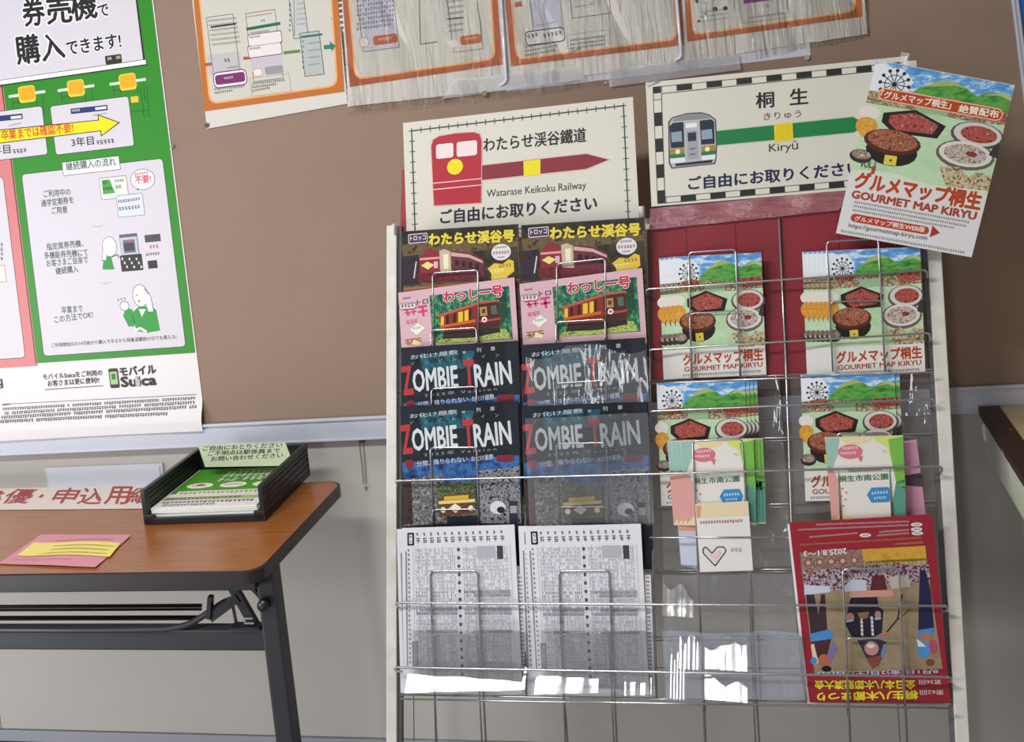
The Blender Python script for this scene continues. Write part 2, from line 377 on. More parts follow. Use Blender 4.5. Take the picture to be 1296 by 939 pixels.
A.line((178, 110), (183, 150), .7, '#1e5a24', 3); A.line((186, 108), (189, 148), .7, '#1e5a24', 3); A.line((167, 141), (188, 139), .7, '#1e5a24', 3)
A.rr(165.5, 122.5, 176, 129, 1, '#f0c838', 3)
for u0, v0, u1, v1 in ((-90, 153, 60.5, 195), (64, 134.8, 170, 184)):
    A.rr(u0, v0, u1, v1, 3, K, 3, grow=.6); A.rr(u0, v0, u1, v1, 3, W_, 3.6)
A.line((-5, 150.5), (29, 147), 6, K, 4.2); A.line((-5, 150.5), (28.5, 147), 5, '#1f3a6e', 4.8); A.line((14, 149), (27.5, 147.6), 3, '#e8e8f0', 5.4)
A.line((90, 141), (136.5, 136), 6, K, 4.2); A.line((90.5, 141), (136, 136), 5, '#1f3a6e', 4.8); A.line((121, 137.6), (135, 136), 3, '#e8e8f0', 5.4); A.greek((92, 142), (103, 140.6), 2.6, '#e8e8f0', 5.4)
A.greek((12, 160), (28, 157), 2, '#888888', 4.2); A.greek((118, 147), (136, 144.5), 2, '#888888', 4.2)
Y1 = [(-40, 168), (124.5, 151.5), (124, 144.5), (152.5, 155), (128, 173), (127.5, 166), (-40, 186.5)]
A.poly(Y1, K, 5.6); Y2 = [(-39, 169.2), (125.7, 152.4), (125.4, 146.3), (150, 155.2), (129, 171), (128.6, 164.8), (-39, 185.2)]
A.poly(Y2, '#fbe416', 6.2)
A.text('卒業までは確認不要!', (3, 177.5), (93.5, 167.3), 11, '#d2452a', 7, off=.02)
A.text('年目', (-9, 196), (14, 194), 10, K, 6, off=.01); A.greek((17, 194.5), (38, 192.4), 4.6, '#444444', 6)
A.text('3年目', (91.5, 186), (119.5, 183), 10, K, 6, off=.01); A.greek((123, 183), (147, 180.5), 4.6, '#444444', 6)
# lower white panels
A.rr(28, 221, 235, 438, 4, K, 2.4, grow=.6)
Q = [(29, 221), (213, 200.5), (232, 437), (55.5, 449.5)]
A.rr(28, 221, 235, 438, 4, W_, 3)
A.rr(-140, 240, 32, 452, 4, K, 2.4, grow=.6); A.rr(-140, 240, 32, 452, 4, W_, 3)
A.rr(79, 205.8, 152.5, 214, .5, K, 3.6, grow=.6); A.rr(79, 205.8, 152.5, 214, .5, '#f2f0f5', 4.2)
A.text('継続購入の流れ', (84.5, 216), (147.5, 209.5), 9.5, '#1f4a34', 5)
for s_, p0, p1 in (('ご利用中の', (56, 250), (90, 247)), ('通学定期券を', (53, 262), (94, 257)), ('ご用意', (66, 271), (86, 269.5)),
                   ('指定席券売機、', (60, 317), (106, 312)), ('多機能券売機にて', (57, 328), (112, 323.5)), ('お客さまご自身で', (60, 338), (112, 332.5)), ('継続購入', (71.5, 347.5), (100, 344.5)),
                   ('卒業まで', (79, 397), (105.5, 394.5)), ('この方法でOK!', (70, 409), (118.5, 402))):
    A.text(s_, p0, p1, 8, '#1f4a34', 5, off=.01)
A.text('ご利用開始日の14日前から購入できるから発着混雑前の日でも買える!', (66, 439.5), (224, 428.5), 4.6, '#3a3a3a', 5)
for u, v in ((125, 286.5), (134, 358.5)):
    A.poly([(u-9, v-.5), (u+9, v-2), (u+1, v+2)], '#c9c4cc', 4)
# ticket pair with speech bubble
A.rr(126, 226, 163, 249, 1, K, 4, grow=.5); A.rr(126, 226, 163, 249, 1, '#e6eee4', 4.6)
A.poly([(129, 228), (139, 227), (146, 244), (131, 246)], '#4aa648', 5.2); A.greek((146, 231), (158, 229.5), 3, '#444444', 5.2); A.greek((147, 239), (157, 238), 4, '#444444', 5.2)
A.greek((131, 233), (139, 232), 3, K, 5.8); A.greek((131, 241), (143, 239.6), 3, K, 5.8)
A.rr(147.5, 248, 183.5, 271.5, 1.5, '#4a5a78', 5.2, grow=.5); A.rr(147.5, 248, 183.5, 271.5, 1.5, '#dfe3f2', 5.8)
A.greek((150, 257), (180, 253), 3.2, '#333f5a', 6.4); A.greek((151, 267), (181, 263.5), 4, '#333f5a', 6.4)
A.ell(181, 227, 15.7, 12, K, 4); A.poly([(172, 236), (181, 237), (174.5, 241)], K, 4); A.ell(181, 227, 15.1, 11.4, '#f4f0f4', 4.7)
A.greek((171, 222.5), (190, 219.5), 3, '#c8324a', 5.4); A.text('不要!', (172, 233), (192, 230.5), 8.5, '#c8324a', 5.4, off=.02)
# girl at the ticket machine (line drawing), ticket machine
A.poly([(130, 341), (132, 325), (141, 324), (145, 341)], '#2f9a3e', 5.2)
A.ell(139, 312, 9.5, 11.5, '#55554f', 4.6); A.ell(139, 312, 8.9, 10.9, '#efe9ee', 5.2); A.poly([(131, 312), (137, 310), (135, 330), (129, 330)], '#55554f', 4.6); A.poly([(131.6, 312), (136.4, 311), (134.5, 329), (129.7, 329)], '#efe9ee', 5.3)
A.pl([(142, 325), (149, 322), (151, 326)], 1, K, 5.8)
A.rect(151, 297, 177, 322, '#5b5f70', 4.6); A.rect(152, 301, 176, 321, '#c7c9d8', 5.2); A.rect(155.5, 304, 172.5, 319, '#70707c', 5.8); A.rect(157, 308, 171, 316.5, '#3c3c44', 6.2); A.rect(163, 303, 166, 306, '#d0524a', 6.6)
A.rect(152, 323.5, 182, 341.5, '#26262a', 4.6)
for i in range(9): A.rect(154+i*3, 326+(i%3)*5, 156.5+i*3, 329+(i%3)*5, '#dcd6c8', 5.4)
A.rect(183, 297.5, 204, 305, '#4a4a55', 4.6); A.greek((190, 315), (202, 313.5), 4, '#b86a50', 5); A.greek((185, 324), (203, 322), 3, '#333333', 5); A.rect(187, 330, 200, 339, '#2a2a2e', 5)
for v_ in (313, 319, 325, 331): A.greek((-70, v_+6), (6, v_-2), 3.4, '#3a3a3e', 5)
A.rr(-16, 337, 9, 357, 1, '#c8a04a', 5); A.rr(-15, 338, 8, 356, 1, '#f0ecee', 5.6); A.greek((-60, 415), (-8, 409), 5, '#8a3a44', 5); A.greek((-70, 275), (-12, 268), 5, '#8a3a44', 5)
# girl with raised hand
A.poly([(156, 399), (160, 390), (167, 391), (171, 397), (170, 413), (163, 413)], '#2b9a3c', 5)
A.poly([(166, 397), (176, 388), (190, 387), (198, 392), (203, 418), (186, 421), (174, 419)], '#2b9a3c', 5.4); A.pl([(167, 398), (172, 412)], .8, K, 6)
A.ell(178, 374, 10, 13, '#3a3a3a', 4.4); A.ell(178, 374, 9.3, 12.3, '#f0ecf1', 5); A.poly([(183, 372), (192, 372), (195, 394), (188, 394)], '#f0ecf1', 5.7); A.pl([(183,365),(191,374),(195,394)], .8, '#3a3a3a', 6.2)
A.poly([(176, 391), (180, 401), (185, 391)], '#f0ecf1', 6); A.ell(176.5, 381, 1.6, 1.2, '#c8555a', 6); A.pl([(172, 374), (175, 373)], .8, K, 6)
A.ell(158, 387, 6, 5.5, '#3a3a3a', 4.6); A.ell(158, 387, 5.3, 4.8, '#f0ecf1', 5.2)
for a_ in (0, 1, 2): A.line((149+4*a_, 378-a_), (151+4*a_, 381-a_), .8, K, 5)
A.pl([(171, 418), (178, 415), (186, 420)], 3, '#f0ecf1', 6.4)
# bottom band
A.text('内', (-9, 492), (4, 491), 12, K, 2, off=.03)
A.text('モバイルSuicaをご利用の', (55, 480.5), (130, 475), 6.4, K, 2, off=.02); A.text('お客さまは更に便利!!', (61, 489), (126, 484.5), 6.6, K, 2, off=.02)
A.line((57, 493), (131, 488), .8, '#55555a', 2)
A.rr(137, 466.5, 152, 490.5, 2, K, 2); A.rr(138.7, 470.5, 149.8, 486, 1, '#a9cf8e', 2.6); A.rect(141, 473, 147, 480, '#3f7a3a', 3.2)
A.text('モバイル', (152.5, 475.5), (198, 472), 9.5, K, 2, off=.045); A.text('Suica', (154.5, 489.5), (198, 486.5), 11, K, 2, off=.045)
A.text('i', (173, 488.4), (177, 488.2), 11, '#b9b6bd', 2.6, off=.03)
A.line((4, 511.5), (249, 499), .7, '#8a7fa8', 2)
for k, (v0, v1, u1) in enumerate(((519.5, 506, 249), (524.5, 511, 250), (529, 516, 251), (533.5, 524, 218))):
    A.greek((4, v0), (u1, v1-.5), 3, '#4a4a50', 2, gap=.2, dens=.96)
A.greek((3, 513.5), (14, 512.6), 2, '#555555', 2)
A.build('print', r)
pin(254, 527, PW-.001, 3.0, label='steel thumbtack at the bottom corner of the green-bordered poster')
pin(218.5, 185.5, PW-.001, 2.4, label='small tack on the right edge of the green-bordered poster')

# ---- white backing sheet and four orange-bordered guide posters under clear film
f = Fr(onwall(640, 80, -.0132), WX, WZ); c = f.conv
r = f.empty('white_backing_sheet'); tag(r, 'plain white sheet showing below the orange-bordered guide posters', 'paper sheet')
sheet('sheet', f, [c(640,-60), c(1010,-110), c(1026,70), c(640,116)], mat('thin_white_paper', '#d5d6de', .5, noise=.03), r, .0004)
ORG = '#c2702e'; OL = '#f0b070'; CR = '#d3cfc6'
def guide(name_u, corners, label, draw):
    f = Fr(onwall(corners[3][0], corners[3][1], -.0150), WX, WZ); c = f.conv
    r = f.empty('guide_poster'); tag(r, label, 'poster', 'orange-bordered guide posters')
    cs = [c(*p) for p in corners]
    sheet('sheet', f, cs, mat('cream_poster_paper', '#dbd7cf', .45, noise=.03), r, .0006)
    A = Art(f, base=.0004); draw(A, c); A.build('print', r); return f, r
def border(A, P, col=ORG, hol=OL, inner=CR, wd=7):         # P: tl tr br bl of the orange field
    L2 = [A.cv(*p) for p in P]; A.loop(L2, col, 1)
    ctr = sum((Vector(p) for p in L2), Vector((0,0)))/4
    def inset(d, r0, col, z):
        n = 4; off = []
        for i in range(n):
            p0, p1, p2 = L2[i-1], L2[i], L2[(i+1)%n]; e1 = (p1-p0).normalized(); e2 = (p2-p1).normalized()
            n1 = Vector((-e1.y, e1.x)); n2 = Vector((-e2.y, e2.x))
            if (ctr-p1).dot(n1) < 0: n1 = -n1
            if (ctr-p1).dot(n2) < 0: n2 = -n2
            m_ = n1+n2; off.append(p1+m_*(d/(m_.dot(n1))))
        q = []
        for i in range(n):
            p0, p1, p2 = off[i-1], off[i], off[(i+1)%n]; a_ = p1+(p0-p1).normalized()*r0; b_ = p1+(p2-p1).normalized()*r0
            for k in range(7): t = k/6; q.append(a_*(1-t)**2+p1*2*t*(1-t)+b_*t*t)
        A.loop(q, col, z)
    k = A.u(1, *P[3]); inset(wd*k, 12*k, hol, 1.6); inset((wd+2)*k, 11*k, inner, 2.2)
def d1(A, c):
    border(A, [(226,-190), (413,-218), (436,116), (259,141)])
    A.box(261, 22, 306, 105, .7, '#555a5a', 3); A.rect(262, 70, 306, 90, '#c4c0c4', 2.8)
    for i in range(6): A.greek((264+i, 28+i*6), (300+i, 24+i*6), 2.4, '#6a6a62', 3)
    A.line((267, 34.5), (299, 30), 2, '#2c2c2c', 3.4); A.greek((284, 79), (292, 78), 4, '#333333', 3.4); A.greek((288, 87), (303, 85), 2, '#444444', 3.4)
    A.rr(269, 92, 314, 107, 6, '#6a3160', 3); A.rr(270.2, 93.2, 312.8, 105.8, 5, '#f2ecf0', 3.6); A.rr(272, 95.5, 311, 103, 3, '#7a2c6c', 4.2); A.greek((284, 100.5), (297, 98.5), 2.4, '#e8dce6', 4.8)
    A.greek((271.5, 114.5), (312, 110), 2.6, '#333333', 3); A.greek((272, 119), (295, 116), 2.6, '#333333', 3)
    A.box(310.5, 17, 359, 99, .7, '#555a5a', 3); A.line((312, 37), (355, 29.5), 3.6, '#1e6a4c', 3.4); A.rect(313, 22, 356, 34, '#cfd6ca', 2.9); A.greek((331, 28), (336, 27), 2.6, '#222222', 3.5)
    A.greek((313, 22.5), (346, 17.5), 1.6, '#b0554a', 3.4); A.greek((318, 43), (341, 39.5), 1.8, '#333333', 3.4)
    for v in (44, 58.5): A.rr(313, v, 358, v+10, 2.5, '#8a4a66', 3.4); A.rr(314, v+1, 357, v+9, 2, '#ece4e6', 4); A.greek((316, v+5), (330, v+3), 2.4, '#333333', 4.6)
    A.rect(317, 71, 359, 86, '#c8c4cc', 3.2); A.rr(320, 87, 333, 96, 4, '#d89a86', 3.5); A.rr(321, 88, 332, 95, 3, '#efe6e0', 4); A.rr(335, 85, 359, 92, 2, '#9a9aa2', 3.5)
    A.box(316, 99, 369, 116, .5, '#8a8a86', 3)
    for i in range(3): A.greek((319.5, 107.5+i*4.6), (361-i*9, 102.5+i*4.8), 2.6, '#333333', 3.4)
    A.box(362, -30, 391, 47, .8, '#444a4a', 3); A.rect(363, -30, 390, 47, '#c6c8c8', 2.7)
    for v in range(6): A.greek((366, 8+v*6.5), (369, 7.7+v*6.5), 3, '#333333', 3.4)
    A.line((372, -5), (373, 45), .6, '#555555', 3.2)
    for v in range(5): A.greek((376, 6+v*6.5), (388, 4.5+v*6.5), 1.8, '#8a8e8e', 3.4)
    A.box(379, 42, 411, 94, .8, '#3a4a4a', 3.5); A.rect(380, 43, 410, 93, '#b9bebc', 3.1); A.line((381, 47), (408, 43.5), 2.4, '#1f6e55', 4)
    for v in range(6): A.greek((383, 54+v*6.5), (387, 53.6+v*6.5), 2.4, '#333333', 4)
    for v in range(4): A.greek((391, 56+v*9), (406, 54+v*9), 1.6, '#7a8080', 4)
    A.line((259, 82), (268, 81), 3.6, '#b4583c', 3.6); A.line((308, 74), (318, 73), 3.6, '#b4583c', 3.6); A.line((359, 67), (380, 64.5), 3.6, '#5f8a3a', 3.6)
    A.line((410, 60), (419, 59), 5, '#2f7d66', 3.6); A.poly([(417, 52), (425, 58), (420, 65.5)], '#2f7d66', 3.9)
    A.greek((419, 25), (421, 24.8), 2, '#555555', 3)
def d2(A, c):
    border(A, [(415,-215), (612,-246), (636,82), (443,110)], col='#b8643a')
    A.box(448, -30, 506, 60, .8, '#6a625c', 3); A.rect(449, -30, 505, 59, '#c9c5cf', 2.8)
    for i in range(7): A.greek((452, 4+i*5.8), (501, -3+i*5.8), 3.4, '#4d5470', 3.4, dens=.92)
    A.rr(454, 48, 468, 59, 4, '#c29a90', 3.5); A.rr(455, 49, 467, 58, 3.5, '#ded8d2', 4); A.rr(472, 46, 504, 53.5, 3, '#c05f35', 3.5); A.greek((479, 52), (498, 49), 3, '#e8c8b0', 4)
    A.pl([(530, -20), (532.5, 56), (554, 53)], 1.2, '#5b6455', 3.2)
    A.box(562, -30, 612, 62, .8, '#6a6a58', 3)
    for i in range(6): A.greek((567, 4+i*7.5), (588, 1+i*7.5), 2.6, '#5b6860', 3.4)
    A.line((566, 24), (585, 22), 1.4, '#3d4d66', 3.8); A.rr(582, 46, 610, 54, 3.5, '#c26a3a', 3.5); A.greek((589, 51), (604, 49), 2.4, '#ecd2b4', 4); A.ell(574, 55, 6, 4.5, '#e9e2dc', 3.5)
def d3(A, c):
    border(A, [(617,-246), (845,-276), (866,57), (647,84)], col='#b8643a')
    A.rect(651, 3, 661, 8, '#b05a3c', 3)
    A.box(665, -40, 715, 45, .8, '#7a7476', 3); A.rect(666, -40, 714, 38, '#c3c2cc', 2.8); A.greek((678, 34), (704, 29), 2, '#a26a80', 3.4)
    A.rr(664, 40, 716, 52, 5, '#33363a', 3); A.rr(665.2, 41.2, 714.8, 50.8, 4.2, '#d6d4cf', 3.6); A.greek((668, 49), (684, 46), 5, '#222222', 4.2); A.greek((688, 48), (714, 43), 5, '#4a4a55', 4.2)
    for i in range(3): A.greek((665, 61+i*5.5), (710-i*3, 53.5+i*5.5), 3, '#3a3a3a', 3)
    A.box(719, -20, 774, 17, .9, '#8a4a40', 3); A.rect(720, -20, 773, 5, '#cfc8c6', 2.8); A.greek((728, 10), (754, 5), 1.8, '#555555', 3.4)
    A.box(717, 44, 776, 68, .5, '#85857e', 3)
    for i in range(4): A.greek((722, 53+i*5.2), (768-i*(10 if i == 3 else 0), 47+i*5.0), 3, '#3a3a3a', 3.4)
def d4(A, c):
    border(A, [(848,-277), (1068,-306), (1092,21), (870,53)], col='#bb6a34')
    for u, v, rr in ((905, 11.5, 3.2), (918, 10.5, 3), (882, 1.5, 2.4), (893, 18, 1.6), (884.5, 27, 2)): A.ell(u, v, rr, rr, '#3c4240', 3)
    for i in range(3): A.greek((886, 17+i*6), (922, 12+i*6), 2.4, '#8b8b85', 3)
    A.line((941, 1.5), (982, -4), 7, '#84467e', 3); A.box(931, -30, 999, 22, .7, '#7a7f8a', 2.9); A.greek((947, 24), (998, 17.5), 2.6, '#6f76a0', 3); A.greek((970, 10), (976, 9), 4, '#5c6270', 3.4)
    A.line((928, -10), (930, 14), .8, '#6d6d6d', 3)
g1 = guide(0, [(220,-200), (418,-226), (441,131), (262,163)], 'orange-bordered guide poster, leftmost of the four, with a purple button and green arrow', d1)
g2 = guide(0, [(409,-205), (617,-232), (640,113), (440,135)], 'orange-bordered guide poster second from left, with two rounded orange buttons', d2)
g3 = guide(0, [(613,-234), (846,-262), (868,80), (640,108)], 'orange-bordered guide poster third from left, above the red-arrow station sign', d3)
g4 = guide(0, [(843,-262), (1072,-290), (1098,43), (868,78)], 'orange-bordered guide poster, rightmost of the four, above the green-arrow station sign', d4)
fw = Fr(onwall(640, 60, -.0185), WX, WZ); c = fw.conv
r = fw.empty('clear_film_cover'); tag(r, 'wrinkled clear plastic film stretched over the orange-bordered guide posters', 'plastic film')
FILM = film('wrinkled_clear_film', gloss=.03, ior=1.4, scale=(130, 11, 1), dist=.0038, rough=.07)
for nm, P in (('film_sheet', [c(425,-150), c(640,-175), c(640,124), c(441,146)]), ('film_sheet', [c(641,-175), c(880,-200), c(866,92), c(640,124)]), ('film_sheet', [c(867,-200), c(1085,-225), c(1100,45), c(868,90)])):
    def wv(a, b): return .0022*math.sin(a*43+2*math.sin(b*11))+.0012*math.sin(a*97+b*23)
    sheet(nm, fw, P, FILM, r, .0002, bend=wv, nx=40, ny=30)
FOLD = mat('folded_film_edge', '#b9c4e6', .12, spec=.9, noise=.25, nscale=40, col2='#e9edf8', coat=.6)
for u0, v0, u1, v1 in ((632, -40, 641.5, 103), (853.5, -40, 862.5, 72)):   # rolled seams of the film
    q = MB(); a = c(u0, v0); b = c(u1, v1); q.tube(rounded([fw.loc(a[0], a[1], .002), fw.loc(b[0], b[1], .003), fw.loc(b[0]-.014, b[1]-.006, .002)], .008, 5), .0032, 8); q.build('film_seam', FOLD, r, True)
TAPE = film('glossy_tape', gloss=.16, scale=(260, 260, 1), dist=.003, rough=.12, haze=.25)
sheet('tape_strip', fw, [c(575,101), c(735,84), c(742,100), c(560,125)], TAPE, r, .0003, z0=.0012)
sheet('tape_strip', fw, [c(770,88), c(935,68), c(938,88), c(772,110)], TAPE, r, .0003, z0=.0012)
pin(262, 158.5, -.0155, 3.2, mat('dark_tack', '#5b5048', .4, noise=.1), label='dark thumbtack at the lower left corner of the orange-bordered posters')
pin(613.5, 118, -.0190, 3.4, mat('brass_tack', '#9a845c', .3, metal=.5, noise=.1), label='brass thumbtack below the film, above the red-arrow station sign')
pin(1021.5, 72.5, -.0140, 3.0, mat('clear_tack', '#b9b4a6', .3, noise=.1), label='pale thumbtack in the lower right corner of the plain white sheet')

# ---- wall odds and ends
f = wall_fr(58, 613, -.0005); c = f.conv
r = f.empty('wall_plate'); tag(r, 'white framed blank plate low on the wall behind the table', 'wall plate')
a = c(58,591); b = c(212,625)
q = MB(); q.box(a[0], b[0], b[1], a[1], 0, .006, bev=.004); q.build('frame', mat('grey_white_plastic', '#cfcdd2', .4, noise=.03), r)
q = MB(); q.box(a[0]+.008, b[0]-.008, b[1]+.008, a[1]-.006, .0062, .0078, bev=.0007); q.build('insert', mat('blueish_white_plastic', '#d9dbe8', .35, noise=.03), r)
f = wall_fr(458, 550, -.001); c = f.conv
r = f.empty('hanging_wire'); tag(r, 'thin bent wire hanging from a brass clip under the board frame beside the rack', 'wire')
q = MB(); q.box(-.006, .006, -.016, .003, .0, .006, bev=.001); q.build('clip', mat('old_brass', '#7a6838', .4, metal=.5, noise=.2), r)
for u0, u1 in ((454.2, 460.5), (459.5, 463.5)):
    q = MB(); a = c(u0,556); b = c(u1,612); q.tube([(a[0],a[1],.002),((a[0]+b[0])/2+.001,(a[1]+b[1])/2,.003),(b[0],b[1],.002)], .0008, 6); q.build('wire', mat('grey_wire', '#8e8880', .4, noise=.1), r)
q = MB(); a = c(463,617); q.tube([(a[0],a[1],.001),(a[0],a[1],.004)], .0032, 10); q.build('end_cap', mat('grey_wire', '#8e8880', .4), r)
for u, v in ((218.5, 557.5), (62, 551)):
    p = onwall(u, v, -.0005); root = bpy.data.objects.new('wall_screw', None); COL.objects.link(root); root.location = p
    q = MB(); q.tube([(0,0,0),(0,-.0025,0)], .0028, 8); q.build('head', mat('rusty_steel', '#6e5f55', .5, noise=.3), root)
    tag(root, 'small dark screw head under the board frame %s' % ('above the black tray' if u > 100 else 'above the white wall plate'), 'screw')
# ============================================================ FOLDING TABLE
TZ = .70
tb = bpy.data.objects.new('folding_table', None); COL.objects.link(tb); tb.location = (-1.8, -.31, 0)
tag(tb, 'brown wood-grain folding table with dark edging and black steel frame', 'table')
def tl_(x, y, z): return Vector((x, y, z))-tb.location
x0, x1, y0, y1 = -2.75, -.912, -.502, -.121
def top_poly(g, r=.03):
    P = [];
    for cx, cy, a0 in ((x1+g-r,y1+g-r,0),(x0-g+r,y1+g-r,90),(x0-g+r,y0-g+r,180),(x1+g-r,y0-g+r,270)):
        for k in range(6): a = math.radians(a0+18*k); P.append((cx+r*math.cos(a), cy+r*math.sin(a)))
    return P
WOOD = mat('walnut_laminate', '#a2683a', .26, noise=.3, nscale=9, stretch=(1.2, 16, 1), col2='#935522', bump=.03, bscale=8, spec=.6)
q = MB(); q.prism([tl_(x, y, TZ-.018) for x, y in top_poly(-.004)], (0,0,.018)); q.build('tabletop', WOOD, tb)
q = MB(); P = top_poly(0); n = len(P); I = top_poly(-.0042)
V = [tl_(x,y,TZ-.0215) for x,y in P]+[tl_(x,y,TZ-.001) for x,y in P]+[tl_(x,y,TZ+.0004) for x,y in I]+[tl_(x,y,TZ-.0215) for x,y in I]
Fc = []
for i in range(n):
    j = (i+1)%n; Fc += [(i,j,n+j,n+i), (n+i,n+j,2*n+j,2*n+i), (3*n+i,3*n+j,j,i), (2*n+i,2*n+j,3*n+j,3*n+i)]
q.add(V, Fc); q.build('edge_band', EDGEM, tb)
q = MB(); q.box(x0+.03+1.8, x1-.025+1.8, -.478+.31, -.462+.31, .656, TZ-.0215, bev=.002); q.build('front_apron', DARKM, tb)
q = MB(); q.box(x0+.03+1.8, x1-.025+1.8, -.160+.31, -.146+.31, .66, TZ-.0215, bev=.002); q.build('rear_apron', DARKM, tb)
yl = -.44
q = MB(); q.box(x0+.05+1.8, -.944+1.8, yl-.012+.31, yl+.012+.31, .536, .573, bev=.003); q.build('crossbar', DARKM, tb)
for xa in (-.930, -2.70):
    q = MB(); q.box(xa-.0165+1.8, xa+.0165+1.8, yl-.016+.31, yl+.016+.31, .02, TZ-.0216, bev=.004); lg = q.build('leg', DARKM, tb)
    q = MB(); q.box(xa-.018+1.8, xa+.018+1.8, -.49+.31, -.13+.31, .004, .03, bev=.006); q.build('foot', DARKM, tb)
# shelf rods under the top, with the curved end bracket and folding stays
def zt(v, y): return onwall(150, v, y)[2]
for v, y, h in ((767, -.40, .0035), (782, -.36, .0045), (771.5, -.30, .0025)):
    z = zt(v, y); q = MB(); q.tube([tl_(x0+.08, y, z), tl_(onwall(255, v, y)[0], y, z)], h, 8); q.build('shelf_rod', BLACKP, tb, True)
def ty(u, v, y): return onwall(u, v, y)
q = MB(); pts = [ty(-200,796,-.455), ty(120,797,-.455), ty(215,796,-.455), ty(243,789,-.452), ty(262,776,-.448), ty(283,762,-.44), ty(297,757,-.43)]
q.tube(rounded([p-tb.location for p in pts], .02, 4), .0055, 8); q.build('shelf_front_rod', DARKM, tb, True)
def bar2(name, p, q_, w_, y, dep=.01, m=BLACKP):
    a = ty(p[0], p[1], y)-tb.location; b = ty(q_[0], q_[1], y)-tb.location; d = (b-a).normalized(); n = Vector((-d.z, 0, d.x))*w_/2
    q = MB(); q.prism([a+n, b+n, b-n, a-n], (0, dep, 0)); return q.build(name, m, tb)
bar2('shelf_bracket', (265,783), (300,757), .016, -.452)
bar2('shelf_bracket_plate', (265,756), (263,784), .008, -.456)
bar2('folding_stay', (293,744), (322,795), .0165, -.45)
bar2('folding_stay', (292,757), (300,798), .004, -.445, .004)
bar2('stay_rung', (308,783), (319,783), .003, -.455, .003, CHROME)
bar2('stay_rung', (309,789), (321,789), .003, -.455, .003, CHROME)
bar2('stay_arm', (312,738), (336,764), .006, -.455)
bar2('stay_hinge_plate', (290,796), (328,796), .004, -.46, .02)
q = MB(); p = ty(335.5,763,-.458)-tb.location; q.tube([p, p+Vector((0,-.006,0)), p+Vector((0,-.012,0))], .0098, 18); kn = q.build('pivot_knob', BLACKP, tb, True)
q = MB(); q.tube([p+Vector((0,-.012,0)), p+Vector((0,-.0135,0))], .0028, 10); q.build('pivot_bolt', mat('dull_bolt', '#4c4f58', .3, metal=.6), kn)

# ---- letter tray
tr = bpy.data.objects.new('letter_tray', None); COL.objects.link(tr); tr.location = (-1.128, -.205, TZ+.0004)
tr.rotation_euler = (0, 0, math.radians(1.0))
tag(tr, 'black plastic letter tray with slotted sides holding green leaflets on the table', 'letter tray')
hw, yf, yb_, hh = .127, -.100, .118, .068
q = MB(); q.box(-hw, hw, yf, yb_, .003, .007, bev=.001); q.build('base', BLACKP, tr)
for s_ in (-1, 1):
    x = s_*hw; q = MB(); a, b = sorted((x-s_*.006, x))
    q.box(a, b, yf, yb_, 0, .010, bev=.0012); q.box(a-.002, b+.002, yf, yb_, hh-.010, hh, bev=.002)
    for zc in (.019, .031, .043, .052): q.box(a, b, yf+.004, yb_, zc-.0032, zc+.0032, bev=.001)
    q.box(a+.0015, b-.0015, yf, yb_, .008, hh-.006); q.box(a-.002, b+.002, yf-.001, yf+.012, 0, hh-.004, bev=.002)
    q.build('side_wall', BLACKP, tr)
q = MB(); q.box(-hw, hw, yb_-.006, yb_, 0, hh-.002, bev=.0015); q.build('back_wall', BLACKP, tr)
q = MB(); q.box(-hw, hw, yf-.002, yf+.004, 0, .013, bev=.002); q.box(-hw-.002, -hw+.022, yf-.002, yf+.004, 0, .020, bev=.003); q.box(hw-.022, hw+.002, yf-.002, yf+.004, 0, .020, bev=.003); q.build('front_lip', BLACKP, tr)
# stack of leaflets in the tray
T0 = Vector(tr.location)
GP = '#4c9b2c'
def leaflet_art(fr, W, H):
    A = Art(fr, lambda u, v: Vector(((u-50)/100*W, (50-v)/100*H)), base=.0004)
    A.rect(1.5, 1, 98.5, 66, GP, 1)
    A.greek((44, 8), (92, 8), 3, '#e8f2d8', 2); A.greek((34, 17), (90, 17), 6, '#eef6e2', 2); A.greek((34, 25), (92, 25), 6, '#eef6e2', 2); A.text('きっぷ', (34, 36), (52, 36), 8, '#f2e9f0', 2, off=.03); A.greek((58, 35), (94, 35), 7, '#f4f6ea', 2)
    for cx in (22, 55, 87): A.ell(cx, 46, 13, 6, '#f6f2e4', 2)
    A.ell(22, 44, 4, 2.2, '#c85a50', 3); A.greek((46, 47), (64, 47), 3, '#4e7a3a', 3); A.greek((14, 48), (30, 48), 3, '#4e7a3a', 3)
    A.rr(8, 60, 97, 71, 1, '#f3f1e2', 3); A.greek((11, 68), (90, 68), 4.5, '#5a6a40', 4)
    A.rect(2, 75, 98, 82, '#a8bf7c', 2); A.greek((5, 81), (80, 81), 4, '#4d5a3a', 3); A.greek((5, 90), (94, 90), 4, '#6d7060', 2); A.greek((8, 96), (60, 96), 3, '#6d7060', 2)
    return A
